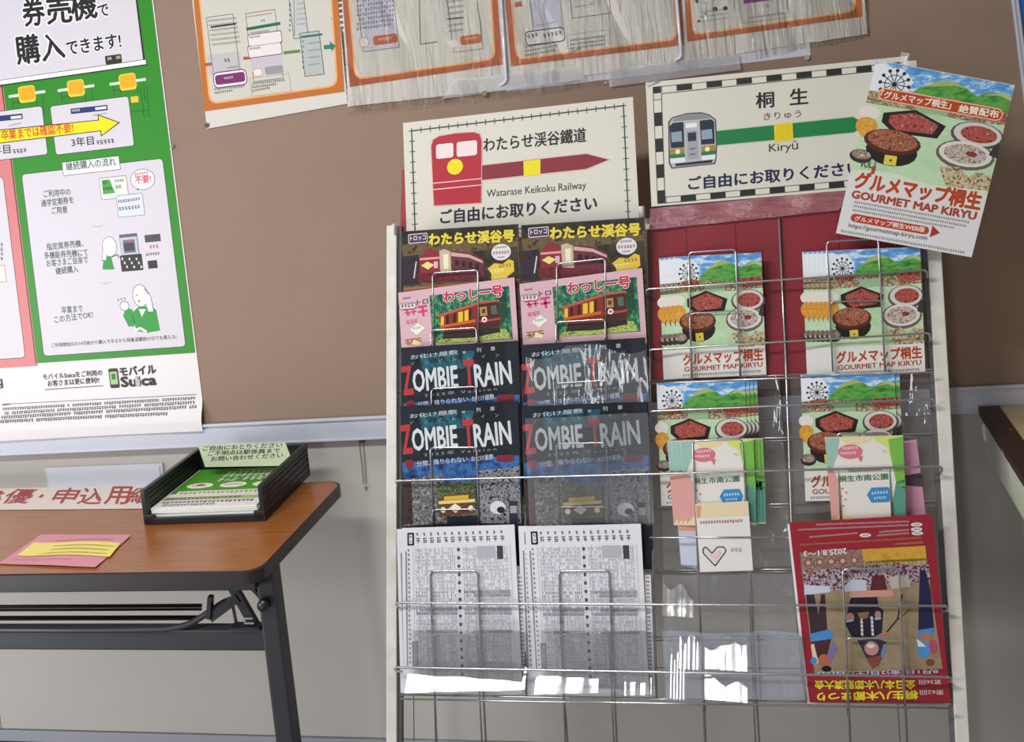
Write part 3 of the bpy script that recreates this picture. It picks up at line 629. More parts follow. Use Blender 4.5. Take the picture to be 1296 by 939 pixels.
for k in range(7):
    zz = T0.z+.0085+k*.0031; fr = Fr((T0.x-.003+random.uniform(-.003,.003), T0.y+.004+random.uniform(-.002,.002), zz), (1, .012*random.uniform(-1,1)+.017, 0), (0,1,0)); fr.Y = fr.Y-fr.X*fr.Y.dot(fr.X); fr.Y.normalize(); fr.N = fr.X.cross(fr.Y)
    r = fr.empty('leaflet'); W, H = .226, .19
    sheet('sheet', fr, [(-W/2,H/2),(W/2,H/2),(W/2,-H/2),(-W/2,-H/2)], mat('leaflet_edge_paper', '#e3efe0', .5, noise=.05) if k % 2 else PAPER, r, .0026)
    if k == 6:
        leaflet_art(fr, W, H).build('print', r); tag(r, 'green and white railway leaflet, topmost in the black tray', 'leaflet', 'leaflets stacked in the black tray')
    else: tag(r, ['lowest', 'second lowest', 'third from bottom', 'middle', 'third from top', 'second from top'][k]+' leaflet in the black tray stack, only its white front edge showing', 'leaflet', 'leaflets stacked in the black tray')
# green notice card standing in the tray
fr = Fr(onz(256, 592, .752), (1, .03, 0), (0, .50, .86)); fr.Y = (fr.Y-fr.X*fr.Y.dot(fr.X)).normalized(); fr.N = fr.X.cross(fr.Y)
r = fr.empty('notice_card'); c = fr.conv
tag(r, 'pale green notice card with three lines of writing, propped in the tray', 'card')
cs = [c(250.5,563.5), c(362,559.5), c(368,578), c(352,590)]; cs = [c(250.5,563.5), c(361,560), c(367.5,577), c(353,589.5), c(259.5,591)]
q = MB(); q.prism([fr.loc(p[0],p[1],-.0008) for p in cs[::-1]], (0,0,.0008)); q.build('card', mat('pale_green_card', '#b4c3a0', .55, noise=.05), r)
A = Art(fr, base=.0002)
A.text('ご自由におとりください', (256.5,570.5), (357,566), 5.2, '#222824', 1, off=.02); A.text('ご不明点は駅係員まで', (263,577), (354,573), 5.2, '#222824', 1, off=.02); A.text('お問い合わせください', (267,584), (358,579), 5.2, '#222824', 1, off=.02)
A.build('writing', r)
# pink slip with a yellow label
fr = Fr(onz(90, 697, TZ+.0016), (1,0,0), (0,1,0)); c = fr.conv
r = fr.empty('pink_slip'); tag(r, 'pink paper slip with a yellow printed band lying at the front of the table', 'paper slip')
cs = [c(51.5,677.5), c(166,677.5), c(121,718.5), c(-2,713.5)]
bd_ = lambda a, b: .0015+.0022*math.sin(a*31+1)*math.cos(b*24)
sheet('sheet', fr, cs, mat('pink_paper', '#dc93a4', .55, noise=.04), r, .0004, bend=bd_, nx=12, ny=6)
A = Art(fr, base=.0012, bend=bd_)
def sub4(P, nx, col, z):
    tl, tr_, br, bl = [A.cv(*p) for p in P]
    for i in range(nx): A.loop([tl.lerp(tr_, i/nx), tl.lerp(tr_, (i+1)/nx), bl.lerp(br, (i+1)/nx), bl.lerp(br, i/nx)], col, z)
sub4([(43,687.5), (153,688), (139,705.5), (21,704)], 10, '#efe27a', 1)
for k in range(3): A.greek((41-7*k, 693+4.6*k), (146-4*k, 693.5+4.6*k), 2.4, '#a8842e', 2.5, gap=.15)
A.greek((70,686), (143,685), 1.8, '#8a5868', 1.5); A.greek((14,709), (90,710.5), 1.5, '#a0687a', 1.5)
A.build('print', r)
# banner strip along the back of the table
fr = Fr(onz(90, 630, TZ+.0012), (1,0,0), (0,1,0)); c = fr.conv
r = fr.empty('paper_banner'); tag(r, 'long cream paper strip with large red writing lying along the back of the table', 'paper banner')
cs = [c(-190,622), c(176,614.5), c(180,643.5), c(-215,647)]
sheet('sheet', fr, cs, mat('cream_paper', '#e6dcd2', .55, noise=.05), r, .0003)
A = Art(fr, base=.0003); R_ = '#a8403c'
def ftext(body, u0, u1, vb, vt, sk):              # writing foreshortened on the flat strip
    V, Fc = text_mesh(body, 0); X0 = min(v[0] for v in V); X1 = max(v[0] for v in V); Y0 = min(v[1] for v in V); Y1 = max(v[1] for v in V)
    P = []
    for x, y in V:
        s_ = (x-X0)/(X1-X0); t_ = (y-Y0)/(Y1-Y0); P.append(A.cv(u0+(u1-u0)*s_+sk*t_, vb+(vt-vb)*t_))
    for i, (dx, dy) in enumerate(((0,0),(.0008,0),(-.0008,0),(0,.0015),(0,-.0015))): A.raw([p+Vector((dx,dy)) for p in P], Fc, R_, 1.5+.1*i)
ftext('書', -30, -4, 640, 620, 12); ftext('優', 0, 34, 637, 619, 15); ftext('・', 49, 53, 630, 626, 3)
ftext('申', 63, 92, 637, 618, 12); ftext('込', 97, 126, 638, 618, 9); ftext('用', 131, 160, 638, 616, 8); ftext('紙', 159, 190, 637, 618, 8)
A.build('writing', r)

# ============================================================ DISPLAY COUNTER at the far right
cr = bpy.data.objects.new('display_counter', None); COL.objects.link(cr); cr.location = (.60, -.32, 0)
tag(cr, 'pale counter end with a peeling dark brown edge strip at the far right', 'counter')
q = MB(); q.box(-.268, .25, -.28, .29, .676, .7575, bev=.002); q.build('counter_slab', mat('foggy_collage_panel', '#e2e2d6', .25, noise=.3, nscale=9, col2='#b4c2a0', spec=.6), cr)
q = MB(); q.box(-.266, .25, -.28, .29, .7577, .760); q.build('counter_top', mat('aged_cream_laminate', '#d2bd99', .4, noise=.3, nscale=30, col2='#bfa679'), cr)
q = MB(); q.box(-.2685, -.232, -.281, .291, .7602, .7622, bev=.0006); q.box(-.2693, -.2683, -.281, .291, .746, .7622)
M = mat('peeling_brown_tape', '#3f2a22', .5, noise=1, nscale=22, col2='#b39a76')
M.node_tree.nodes['Color Ramp'].color_ramp.elements[0].position = .33; M.node_tree.nodes['Color Ramp'].color_ramp.elements[1].position = .37
q.build('edge_strip', M, cr)
q = MB(); q.hexa([(-.315,-.26,0),(.24,-.26,0),(.24,.03,0),(-.315,.03,0),(-.264,-.26,.6757),(.24,-.26,.6757),(.24,.03,.6757),(-.264,.03,.6757)]); q.build('pedestal', mat('reddish_brown_panel', '#8a6a5c', .5, noise=.2, nscale=12), cr)
q = MB(); q.tube([(-.2695, .255, .712), (-.2695, .255, .742)], .003, 8); q.build('reflection_spot', mat('reflection_white', '#eef0f2', .3), cr)  # white bar standing in for a reflection on the counter's side
# ============================================================ BROCHURE RACK
AL = math.radians(6.5)
RK = Fr((-.26444396, -.315, .39805782), (1,0,0), (0, math.sin(AL), math.cos(AL)), .085)
PITCH = math.radians(5.5)
rk = RK.empty('brochure_rack'); tag(rk, 'white framed metal wire brochure rack leaning in front of the wall', 'brochure rack')
def R(u, v, n=0.0): p = RK.conv(u, v, n); return RK.loc(p[0], p[1], n)
def rod(name, pts, r, m=CHROME, parent=rk, rnd=0):
    q = MB(); q.tube(rounded(pts, rnd) if rnd else pts, r, 8); return q.build(name, m, parent, True)
bfloor = -(RK.O.z)/math.cos(AL)+.001
def post(ul, ur_, vt, name, ub, ubr):
    a = RK.conv(ul, vt, .010); a2 = RK.conv(ur_, vt, .010); b = RK.conv(ub, 939, .010); b2 = RK.conv(ubr, 939, .010)
    def ext(p, q_, bb): t = (bb-p[1])/(q_[1]-p[1]); return (p[0]+(q_[0]-p[0])*t, bb)
    c = ext(a, b, bfloor); c2 = ext(a2, b2, bfloor); P = [a, a2, c2, c]
    q = MB(); q.hexa([RK.loc(P[i][0], P[i][1], n) for n in (-.012, .010) for i in (3,2,1,0)]); o = q.build(name, WHITEM, rk)
    bv = o.modifiers.new('bevel', 'BEVEL'); bv.width = .0015; bv.segments = 2
    return P
PL = post(489, 501.8, 285.5, 'frame_post', 488.6, 501.8)
PR = post(1172.5, 1190, 291, 'frame_post', 1210, 1227.5)
def inner(P, s, i):
    x0 = P[1][0] if s > 0 else P[0][0]; x1 = P[2][0] if s > 0 else P[3][0]
    q = MB(); q.hexa([RK.loc(x, y, n) for n in (-.010, .002) for x, y in ((x1, P[2][1]+.01), (x1+s*.007, P[2][1]+.01), (x0+s*.007, P[0][1]-.004), (x0, P[0][1]-.004))] if s > 0 else
                    [RK.loc(x, y, n) for n in (-.010, .002) for x, y in ((x1+s*.007, P[2][1]+.01), (x1, P[2][1]+.01), (x0, P[0][1]-.004), (x0+s*.007, P[0][1]-.004))])
    q.build('post_channel', mat('grey_steel_channel', '#6f7072', .4, metal=.3, noise=.15), rk)
inner(PL, 1, 0); inner(PR, -1, 0)
q = MB(); a = PL[3][0]; b = PR[2][0]; q.hexa([RK.loc(x, y, n) for n in (-.012, .008) for x, y in ((a, bfloor), (b, bfloor), (b, bfloor+.02), (a, bfloor+.02))]); q.build('foot_rail', WHITEM, rk)
q = MB(); a = PL[1][0]; b = PR[0][0]; tb_ = PL[0][1]-.03; q.hexa([RK.loc(x, y, n) for n in (-.010, -.004) for x, y in ((a, tb_-.02), (b, tb_-.02), (b, tb_), (a, tb_))]); q.build('top_rail', WHITEM, rk)
for x in (PL[0][0]+.06, PR[0][0]-.08):            # stays holding the top of the rack to the wall
    p = RK.loc(x, tb_-.01, -.008); W = rk.matrix_world @ p; d = rk.matrix_world.to_3x3().transposed() @ Vector((0, -.0125-W.y, 0)); rod('wall_stay', [p, p+d], .004, WHITEM)
# long front bars (bent back to the posts), rear bars, pocket floors
def hbar(u0, v0, u1, v1, n, r, name='front_bar', ends=True, m=CHROME):
    a, b = R(u0, v0, n), R(u1, v1, n)
    if ends: e = lambda p, s: [Vector((p.x+s*.003, p.y-.022, .004)), Vector((p.x-s*.002, p.y-.012, n*.7)), p]; pts = e(a, 1)+e(b, -1)[::-1]; return rod(name, pts, r, m, rnd=.006)
    return rod(name, [a, b], r, m)
hbar(501, 608.5, 1191, 590, .040, .0020); hbar(501, 763, 1198, 766.8, .038, .0020); hbar(499, 844.5, 1203, 857, .038, .0020)
hbar(818, 366, 1172, 341.5, .036, .0018); hbar(822, 442.5, 1176, 421.5, .034, .0018)
hbar(822, 520.5, 1181, 505, .034, .0018); hbar(822, 680, 1000, 680, .034, .0016, ends=False)
for v0, v1 in ((879, 890.5), (884.5, 896)): hbar(506, v0, 1203, v1, .030 if v0 > 882 else .006, .0018, 'pocket_floor_wire', False)
for v0, v1 in ((481.5, 467), (485, 471)): hbar(822, v0, 1180, v1, .030 if v0 > 483 else .004, .0016, 'pocket_floor_wire', False)
for v0, v1, v2 in ((558.5, 548, 3.5), (641.5, 633, 3.5), (721.5, 719, 3), (806.5, 804, 4)):
    hbar(824, v0, 1186, v1, .003, .0013, 'rear_bar', False); hbar(824, v0+v2, 1186, v1+v2, -.003, .0012, 'rear_bar', False)
hbar(826, 845, 1016, 846, .003, .0012, 'rear_bar', False)
for v in (381, 489, 565, 645, 727): hbar(503, v+8, 660, v+4, .002, .0012, 'rear_bar', False); hbar(660, v, 822, v-4, .002, .0012, 'rear_bar', False)
# upright wires
for pts in ([(655.5,289),(658,440),(662,600),(666,880)], [(817.7,291),(822.8,480),(826,700),(831,884)], [(985.7,276),(995.4,480),(1004,720),(1015,852),(1020,889)]):
    rod('divider_wire', [R(u, v, .012) for u, v in pts], .0018)
for u0, u1, n in ((520, 524, -.004), (1110, 1139, -.004)): rod('back_wire', [R(u0, 470, n), R(u1, 938, n)], .001)
for u, v in ((499, 290), (812.5, 268)):           # pale end caps at the rack top
    a = R(u, v, .012); q = MB(); q.tube([a+Vector((0,-.010,0)), a+Vector((0,.008,0)), a+Vector((0,.010,0))], .0052 if u > 600 else .003, 12); q.build('end_cap', WHITEM, rk, True)
# bent wire loops holding each pocket
def wloop(ul, vl, ur_, vr, ubl, ubr, vb, n0, n1, r=.0016):
    P = [R(ubl, vb, n0), R(ul, vl, n1), R(ur_, vr, n1), R(ubr, vb, n0)]
    q = MB(); q.tube(rounded(P, .008, 5), r, 8); return q.build('wire_loop', CHROME, rk, True)
for a in ((547.5,345.5,605,341.7,550,606,440), (704.6,333.8,766,327,706,767,430), (545.6,418,603,414.5,547,605,515), (704,407.6,766,403.8,705,768,505), (546,491.9,603,489,548,605,600), (704.6,485,767,481,706,769,600)):
    wloop(*a, .026, .037)
for a in ((544.6,566.4,603.5,566,548.6,606,668), (704,561.5,767,560,709,772,668)): wloop(*a, .020, .031, .0018)
for a in ((547,645,604,644,549,607,668), (707,641.5,768,641,710,771,668)): wloop(*a, .018, .024, .0014)
for a in ((544,722.5,604,722,553.5,616,960), (707,722.5,770.5,721.5,716.5,781.5,960)): wloop(*a, .012, .034, .0018)
for a in ((548,802.5,603,803.5,552,611,960), (709,803,770,797.5,720,778,960)): wloop(*a, .008, .030, .0014)
wloop(871.4,319.5,931,315.5,876,937,480, .026, .034); wloop(873,396.5,933,393.5,875,938,480, .022, .030, .0013)
wloop(1046,306,1111.5,302,1054,1120,470, .026, .034); wloop(1050,382,1115.5,380,1054,1121,470, .022, .030, .0013)
wloop(876.5,558,939.5,555.5,894,962,960, .010, .036, .0018); wloop(1059,548.5,1124,548.5,1066,1131,700, .026, .036, .0018)
wloop(882.5,721.5,947,720,893,957,960, .008, .016, .0014); wloop(884,806,949,805,893,958,900, .006, .012, .0012)
wloop(1066.5,720,1137.5,719,1077,1149,960, .024, .042, .0018); wloop(1070.5,807.5,1139,808,1073,1146,905, .020, .034, .0014)

# red card in the upper right pockets
REDC = mat('red_card', '#8c2030', .5, noise=.08, nscale=6)
for i, (P, fold, lab) in enumerate((
    ([(822,291),(985,272),(993,476),(826,482)], ((869,290),(931,283)), 'dark red folded card behind the food map booklets, left of the two'),
    ([(988,272),(1150,258),(1168,467),(997,474)], ((1060,268),(1128,262)), 'dark red folded card behind the food map booklets, right of the two'))):
    o0 = RK.conv(P[3][0], P[3][1], .003); f = RK.sub(o0[0], o0[1], .003); r = f.empty('red_card'); tag(r, lab, 'card', 'red folded cards')
    c = f.conv; L2 = [c(*p) for p in P]
    us = [P[0][0]]+[x[0] for x in fold]+[P[1][0]]
    for k in range(3):
        t0 = (us[k]-us[0])/(us[3]-us[0]); t1 = (us[k+1]-us[0])/(us[3]-us[0])
        q4 = [L2[0].lerp(L2[1], t0)+Vector((.0012,0)), L2[0].lerp(L2[1], t1), L2[3].lerp(L2[2], t1), L2[3].lerp(L2[2], t0)+Vector((.0012,0))]
        sheet('panel', f, q4, REDC, r, .0012, z0=.002+.0012*(k % 2))
f = Fr(RK.world(*RK.conv(935, 275, .012), .012), RK.X, RK.Y, RK.sh); r = f.empty('plastic_band'); tag(r, 'creased translucent pinkish plastic band under the green-arrow station sign', 'plastic band')
c = f.conv
sheet('band', f, [c(823,264),(c(1075,240)),(c(1062,266)),(c(822,291))], mat('pinkish_plastic', '#93525c', .22, noise=.35, nscale=26, stretch=(1, 5, 1), bump=.5, bscale=45, col2='#a8767a'), r, .0006, bend=lambda a, b: .002*math.sin(a*60)*math.sin(b*90), nx=30, ny=4)

# ============================================================ STATION SIGNS
def sign(name, P, n, label, t=.0015):
    o0 = RK.conv(P[3][0], P[3][1], n); f = RK.sub(o0[0], o0[1], n); r = f.empty(name); tag(r, label, 'sign')
    sheet('card', f, [f.conv(*p) for p in P], CREAM, r, t); return f, r
f, r = sign('station_sign', [(510,155.7),(801,122.5),(809.5,285),(515,304)], -.002, 'cream laminated sign with a dark red arrow and red railcar standing on the rack')
A = Art(f); K = '#222226'
b0 = [(521,165.6),(789,133.7),(795.5,281),(525.5,297)]
def seg(p, q_, n, col, z, side):
    for i in range(n+1):
        t = i/n; u = p[0]+(q_[0]-p[0])*t; v = p[1]+(q_[1]-p[1])*t
        if side: A.line((u, v-3.6), (u+.4, v+3.6), 1, col, z)
        else: A.line((u-3.6, v+.3), (u+3.6, v-.3), 1, col, z)
A.line(b0[0], b0[1], 1.5, '#3b4a42', 1); A.line(b0[1], b0[2], 1.5, '#3b4a42', 1); A.line(b0[0], b0[3], 1.5, '#3b4a42', 1); A.line(b0[3], b0[2], 1.2, '#3b4a42', 1)
seg(b0[0], b0[1], 23, '#3b4a42', 1.6, 1); seg(b0[1], b0[2], 11, '#3b4a42', 1.6, 0); seg(b0[0], b0[3], 10, '#3b4a42', 1.6, 0); seg(b0[3], b0[2], 20, '#3b4a42', 1.6, 1)
A.text('わたらせ渓谷鐵道', (612,192.5), (741.5,179.5), 17, K, 2, off=.02)
A.text('Watarase Keikoku Railway', (616,252.5), (742,241.5), 11.5, '#3a3a3c', 2, off=0)
A.text('ご自由にお取りください', (557.5,283.5), (755.5,265.5), 16.5, '#22263a', 2, off=.03)
A.poly([(608,208.5),(742,193.5),(773,202),(742,215),(608,229.5)], '#e6b9b2', 1); A.poly([(608,209.7),(742,194.8),(770.5,202),(742,213.7),(608,228)], '#8a2f3c', 1.7)
A.poly([(662.5,204),(684,201.5),(684,220.5),(663,223)], '#ecdf1e', 2.4)
tr_ = [(549.5,260),(546,185),(548.5,177),(556,172.5),(576,169),(600,167.5),(607,170),(609.5,178),(608.8,256.5)]
A.poly([(548.6,261),(545,185),(547.6,176.4),(555.6,171.6),(576,168),(600.4,166.5),(608,169.3),(610.5,178),(609.8,257.5)], '#e0a9a4', 2.6); A.poly(tr_, '#b22a3a', 3.2)
A.rr(552, 183, 574, 199, 3, '#f0dede', 3.8); A.rr(578, 180, 604, 196, 3, '#f0dede', 3.8); A.line((548,232), (609,226), 1.2, '#e6c8c4', 3.8); A.line((548,240), (609,234), 1.2, '#e6c8c4', 3.8)
A.ell(576, 211, 10, 9.4, '#ecdf1e', 3.9)
A.build('print', r)
f2 = Fr(RK.world(*RK.conv(509, 300, -.006), -.006), RK.X, RK.Y, RK.sh); r = f2.empty('red_backing_card'); tag(r, 'dark red card edge peeping out left of the red-arrow sign', 'card')
sheet('sheet', f2, [f2.conv(508.5,215), f2.conv(560,205), f2.conv(560,300), f2.conv(506.5,300)], mat('deep_red_card', '#9a3540', .5, noise=.1), r, .001)

f, r = sign('station_sign', [(817,104.5),(1147,71),(1155,234),(824.5,261.5)], .012, 'cream laminated sign with a green arrow, checkered border and silver train front, on the rack')
A = Art(f)
def cell(u, v, w, h, sk, col, z=1): A.poly([(u,v),(u+w,v-w*sk),(u+w+h*.04,v-w*sk+h),(u+h*.04,v+h)], col, z)
S7 = 4.267
A.line((837,118.6), (1142,86.5), .8, '#3a3a3c', 2.6); A.line((837,118.6), (841.5,252), .8, '#3a3a3c', 2.6); A.line((841.5,249.5), (1150,221.5), .8, '#3a3a3c', 2.6)
A.line((826.4,110.6), (1145,78.3), .8, '#3a3a3c', 2.6); A.line((826.4,110.6), (832.5,258), .8, '#3a3a3c', 2.6); A.line((832.5,257.6), (1150,229.6), .8, '#3a3a3c', 2.6)
for i in range(17):
    u = 837.5+i*18.95; v = 110-(u-826.4)*.101; dark = i % 2 == 1
    cell(u, v, 18.95, 8, .101, '#2a2a2c' if dark else '#ded9cc', 2.0); A.line((u, v), (u+.3, v+8), .8, '#3a3a3c', 2.6)
for i in range(10):
    v = 110.5+i*16.4; dark = i % 2 == 0; u = 826.4+(v-110.5)*.042
    if v+14 < 258: A.poly([(u,v),(u+9.8,v-1),(u+10.4,v+(15.4 if i else 7)),(u+.6,v+(16.4 if i else 8))], '#2a2a2c' if dark else '#ded9cc', 2.0); A.line((u,v), (u+10,v-1), .8, '#3a3a3c', 2.6)
for i in range(17):
    u = 843+i*18.75; v = 249.6-(u-841.5)*.0915; dark = i % 2 == 1
    cell(u, v, 18.75, 8, .0915, '#2a2a2c' if dark else '#ded9cc', 2.0); A.line((u, v), (u+.3, v+8), .8, '#3a3a3c', 2.6)
A.text('桐', (957,137.5), (979.5,135.5), 20.5, '#26262c', 2, off=.018); A.text('生', (1000,133), (1022.5,131), 20.5, '#26262c', 2, off=.018)
A.text('きりゅう', (966.5,152.5), (1014,148.5), 9.5, '#55524e', 2, off=0); A.text('Kiryū', (973.5,195.5), (1010,192), 14, '#33333a', 2, off=.0)
A.text('ご自由にお取りください', (871.5,240.5), (1090,220.5), 16.5, '#22284c', 2, off=.03)
A.poly([(906,165),(1080,147),(1096,156.8),(1081,168.5),(906.5,185)], '#bcd3b4', 1); A.poly([(906,166),(1080,148),(1094.5,156.8),(1081,167.5),(906.5,184)], '#1f7f45', 1.7)
A.poly([(979.5,157.5),(1003,155),(1004,177.5),(980.5,179.8)], '#e8d426', 2.4); A.poly([(981.5,158.5),(1001,156.4),(1002,176.3),(982.3,178.4)], '#e3c91f', 3)
def T(u, v): return (810+u/S7, 60+v/S7)
def tp(pts, col, z): A.poly([T(*p) for p in pts], col, z)
tp([(152,402),(172,378),(250,355),(330,350),(375,362),(410,390),(416,520),(412,600),(405,630),(170,655),(155,625)], '#4a4c55', 2.5)
tp([(160,405),(176,384),(250,362),(330,357),(370,368),(404,393),(410,520),(407,598),(400,624),(175,648),(162,618)], '#b8babf', 3.1)
tp([(178,388),(250,364),(330,358),(372,372),(378,384),(178,400)], '#8c8d92', 3.7)
tp([(160,425),(178,408),(235,402),(240,540),(166,545)], '#2c3040', 4); tp([(322,396),(385,388),(400,400),(404,520),(330,526)], '#2c3040', 4)
tp([(168,460),(225,452),(228,508),(172,512)], '#8fa4b8', 4.6); tp([(330,448),(388,440),(392,492),(334,498)], '#8fa4b8', 4.6)
tp([(246,412),(306,406),(308,430),(248,436)], '#eceef2', 4.4); tp([(252,454),(310,448),(316,600),(258,606)], '#a3a4ab', 4); tp([(258,462),(302,457),(304,504),(260,508)], '#2f3348', 4.6)
tp([(160,550),(238,544),(240,572),(162,580)], '#a58a3a', 4.2); tp([(160,580),(242,572),(243,592),(163,600)], '#2e7c50', 4.2); tp([(330,534),(406,526),(408,556),(332,564)], '#a58a3a', 4.2); tp([(330,564),(408,556),(408,576),(332,584)], '#2e7c50', 4.2)
A.ell(*T(204,563), 3, 3, '#f6f0c0', 5); A.ell(*T(364,549), 3, 3, '#f6f0c0', 5)
tp([(163,602),(243,594),(244,618),(168,626)], '#e9eaee', 4.2); tp([(332,586),(408,578),(406,602),(334,610)], '#e9eaee', 4.2); tp([(190,628),(392,606),(390,622),(192,642)], '#30323a', 4.8)
tp([(268,545),(300,542),(300,548),(268,551)], '#50525c', 4.8); tp([(268,575),(300,572),(300,578),(268,581)], '#50525c', 4.8)
A.build('print', r)
q = MB(); a = f.conv(818,105); q.tube([f.loc(a[0]+.002, a[1]-.005, .0), f.loc(a[0]+.022, a[1]+.002, .001)], .0035, 8); q.build('tape_corner', film('glossy_tape', haze=.25), r, True)

# ============================================================ BROCHURES
def item(name, P, n, m, t=.001, pitch=PITCH, bend=None, part='cover'):
    """P = tl,tr,br,bl photo corners; n = height of the bottom edge over the rack plane"""
    o0 = RK.conv(P[3][0], P[3][1], n); f = RK.sub(o0[0], o0[1], n, pitch); r = f.empty(name)
    sheet(part, f, [f.conv(*p) for p in P], m, r, t, bend=bend, nx=8 if bend else 1, ny=8 if bend else 1); return f, r
def clone(r, du_from, du_to, n0, n1, label, group=None, dn=0.0):
    """another copy of thing r, moved by the step between two photo points on the rack plane"""
    a = RK.conv(*du_from, n0); b = RK.conv(*du_to, n1); c = copy_tree(r)
    c.location = r.location + (RK.world(b[0], b[1], n1)-RK.world(a[0], a[1], n0)); tag(c, label, r['category'], group or r.get('group')); return c

# --- railway gorge flyer (top row)
AUT = mottle('autumn_woods_print', ['#2a2420', '#4b4030', '#7a6044', '#55563a', '#8a6a5c'], 55)
DKP = mat('dark_print_edge', '#2e2a2c', .4, noise=.1)
GRP = 'gorge railway flyers in the top row'
f, r = item('railway_flyer', [(508,293),(656,283.5),(664,470),(512,478)], .010, DKP, .0012)
A = Art(f)
A.poly([(508.6,293.6),(655.4,284.2),(662,440),(511,448)], AUT, .6); A.poly([(509,293.8),(655,284.5),(655.6,300),(509.3,309)], mottle('dark_woods_print', ['#1e1a1c', '#2c2826', '#46422c'], 40), 1.2)
A.poly([(509,325),(530,322),(533,360),(509,362)], mottle('shade_print', ['#1d1a24', '#3a3036', '#2a2640'], 60), 1.3)
A.poly([(598,318),(655,312),(658,352),(604,356)], mottle('shade_print2', ['#241f1c', '#3c3626', '#4a4436'], 60), 1.3)
A.rr(516.5, 296.5, 541.5, 306.5, 1.5, '#d8d2dc', 2); A.rr(517.5, 297.5, 540.5, 305.5, 1, '#4a3a50', 2.6); A.text('トロッコ', (519.5,305), (539,303.3), 6, '#e9e4ec', 3.2, off=.02)
A.text('わたらせ渓谷号', (543,310.5), (650.5,305.5), 14, '#e8d44e', 3, off=.045, out='#6a5a20', outoff=.075)
A.poly([(571,317),(594,320),(612,328),(613,350),(574,356)], '#6e3440', 2); A.poly([(571,319),(594,322),(611,330),(611,333),(594,326),(571,324)], '#d6a8a8', 2.6)
for i in range(4): A.rect(576+i*8.5, 329+i*1.4, 581+i*8.5, 336+i*1.4, '#2e2028', 3)
A.poly([(555,318),(562,315),(570,318),(572,352),(556,356)], '#c9b6a2', 2.6); A.rect(561, 322, 568, 340, '#f0e8c8', 3.4)
A.poly([(531,327),(540,314),(556,318),(558,356),(532,358)], '#8a3038', 3); A.line((531.5,328), (556,326), 2.6, '#e2a19a', 3.8); A.poly([(533,336),(541,331),(550,335),(542,341)], '#e9dc86', 4.2); A.rect(549, 331, 554.5, 339, '#e4b0c6', 3.9)
A.pl([(527,331),(524,352)], 1.6, '#d8c8cc', 3.6); A.poly([(528,346),(560,345),(600,347),(600,356),(530,358)], mottle('bogie_print', ['#2a1c20', '#7a2a34', '#3a2a2a'], 140), 3.4)
A.line((512,366), (600,358), 3, '#a8714a', 3)
A.ell(634.3, 319, 12.4, 10, '#e6dfe2', 3); A.greek((624,322.5), (645,320.6), 3.6, '#8a3a50', 3.6); A.greek((627,315), (641,313.5), 2.4, '#4a4048', 3.6); A.greek((629,327), (640,326), 2, '#4a4048', 3.6)
A.poly([(617,340),(626,333),(636,334),(644,328),(650,330),(651,343),(642,350),(643,354),(622,357),(622,346)], '#e3c548', 3); A.greek((621,346.5), (639,344), 4.5, '#f6efb8', 3.8); A.greek((625,355), (642,353), 4, '#f3e9b0', 3.8); A.greek((632,339), (648,337), 4, '#b07a2a', 3.8)
A.build('print', r)
tag(r, 'autumn-coloured gorge railway flyer with yellow title, top of the first column', 'flyer', GRP)
clone(r, (508,293), (659,285), .03, .03, 'autumn-coloured gorge railway flyer with yellow title, top of the second column')

# --- pink railcar flyer (second row)
f, r = item('railcar_flyer', [(504,370.5),(651,351),(660,500),(512,505)], .016, mat('pink_print', '#dcb4bf', .4, noise=.03), .0012)
A = Art(f)
A.poly([(543.5,374),(644,362),(649,429),(548,436)], mottle('forest_print', ['#12303c', '#1d5a66', '#2d7048', '#6fae7a', '#1c3a2c'], 90), 1)
A.poly([(560,428),(570,421),(640,416),(648,428),(549,436)], mottle('grass_print', ['#3a5a2c', '#8fae4a', '#c8d276', '#4a4038'], 120), 1.6)
A.poly([(628,372),(640,368),(643,398),(636,412),(630,410)], mottle('leaf_print', ['#1c3a2c', '#2c5a3a'], 90), 1.6)
A.poly([(554,399),(600,384.5),(630,380),(634,414),(604,419),(562,420)], '#8a3026', 2.2); A.poly([(554,398.5),(600,383.5),(606,381.5),(632,379),(632,382),(603,386),(555,401.5)], '#b8604a', 2.8)
for i, (u, w_) in enumerate(((558,4),(565,3),(574,3),(580,6),(588,5),(594,2.5))): A.poly([(u,401-i*2.0),(u+w_,400-i*2.1),(u+w_,411-i*1.5),(u,412-i*1.4)], '#ecc43a' if i in (0,3,4) else '#2a201c', 2.9)
A.poly([(557,412),(602,404),(602,407.5),(557,415.5)], '#cf6a2c', 3.2)
A.poly([(604,385),(630,381.5),(633,413),(606,418)], '#4a2a28', 3); A.poly([(607,389),(616,387.5),(617,399),(608,400)], '#c48a3a', 3.6); A.poly([(621,387),(628,386),(629.5,397),(622.5,398)], '#5a6a5a', 3.6); A.rect(610, 391, 614.5, 396, '#3a4a4a', 4.1)
A.line((606,407), (633,403), 2.6, '#b84a3a', 3.6); A.ell(613.2, 404.3, 3.4, 3.4, '#f4e8ea', 4.2); A.ell(613.2, 404.3, 1.6, 1.6, '#c03a4a', 4.8)
A.poly([(562,420),(606,417.5),(632,414),(634,420),(600,427),(560,429)], '#332a2a', 2.9)
A.text('わっしー号', (562,383), (636.5,374.5), 13, '#c6344e', 4, off=.04, out='#f6eef0', outoff=.085)
A.text('トロッコ', (528,386), (560,381.5), 6.2, '#4a4448', 4, off=.01); A.rr(505, 384, 527, 390.5, 3, '#4a4448', 3); A.rr(505.6, 384.6, 526.4, 389.9, 2.6, '#e6d4d8', 3.6); A.greek((508,390), (525,388), 4.2, '#4a4448', 4.2); A.greek((510,379), (520,377.5), 2, '#6a6064', 3)
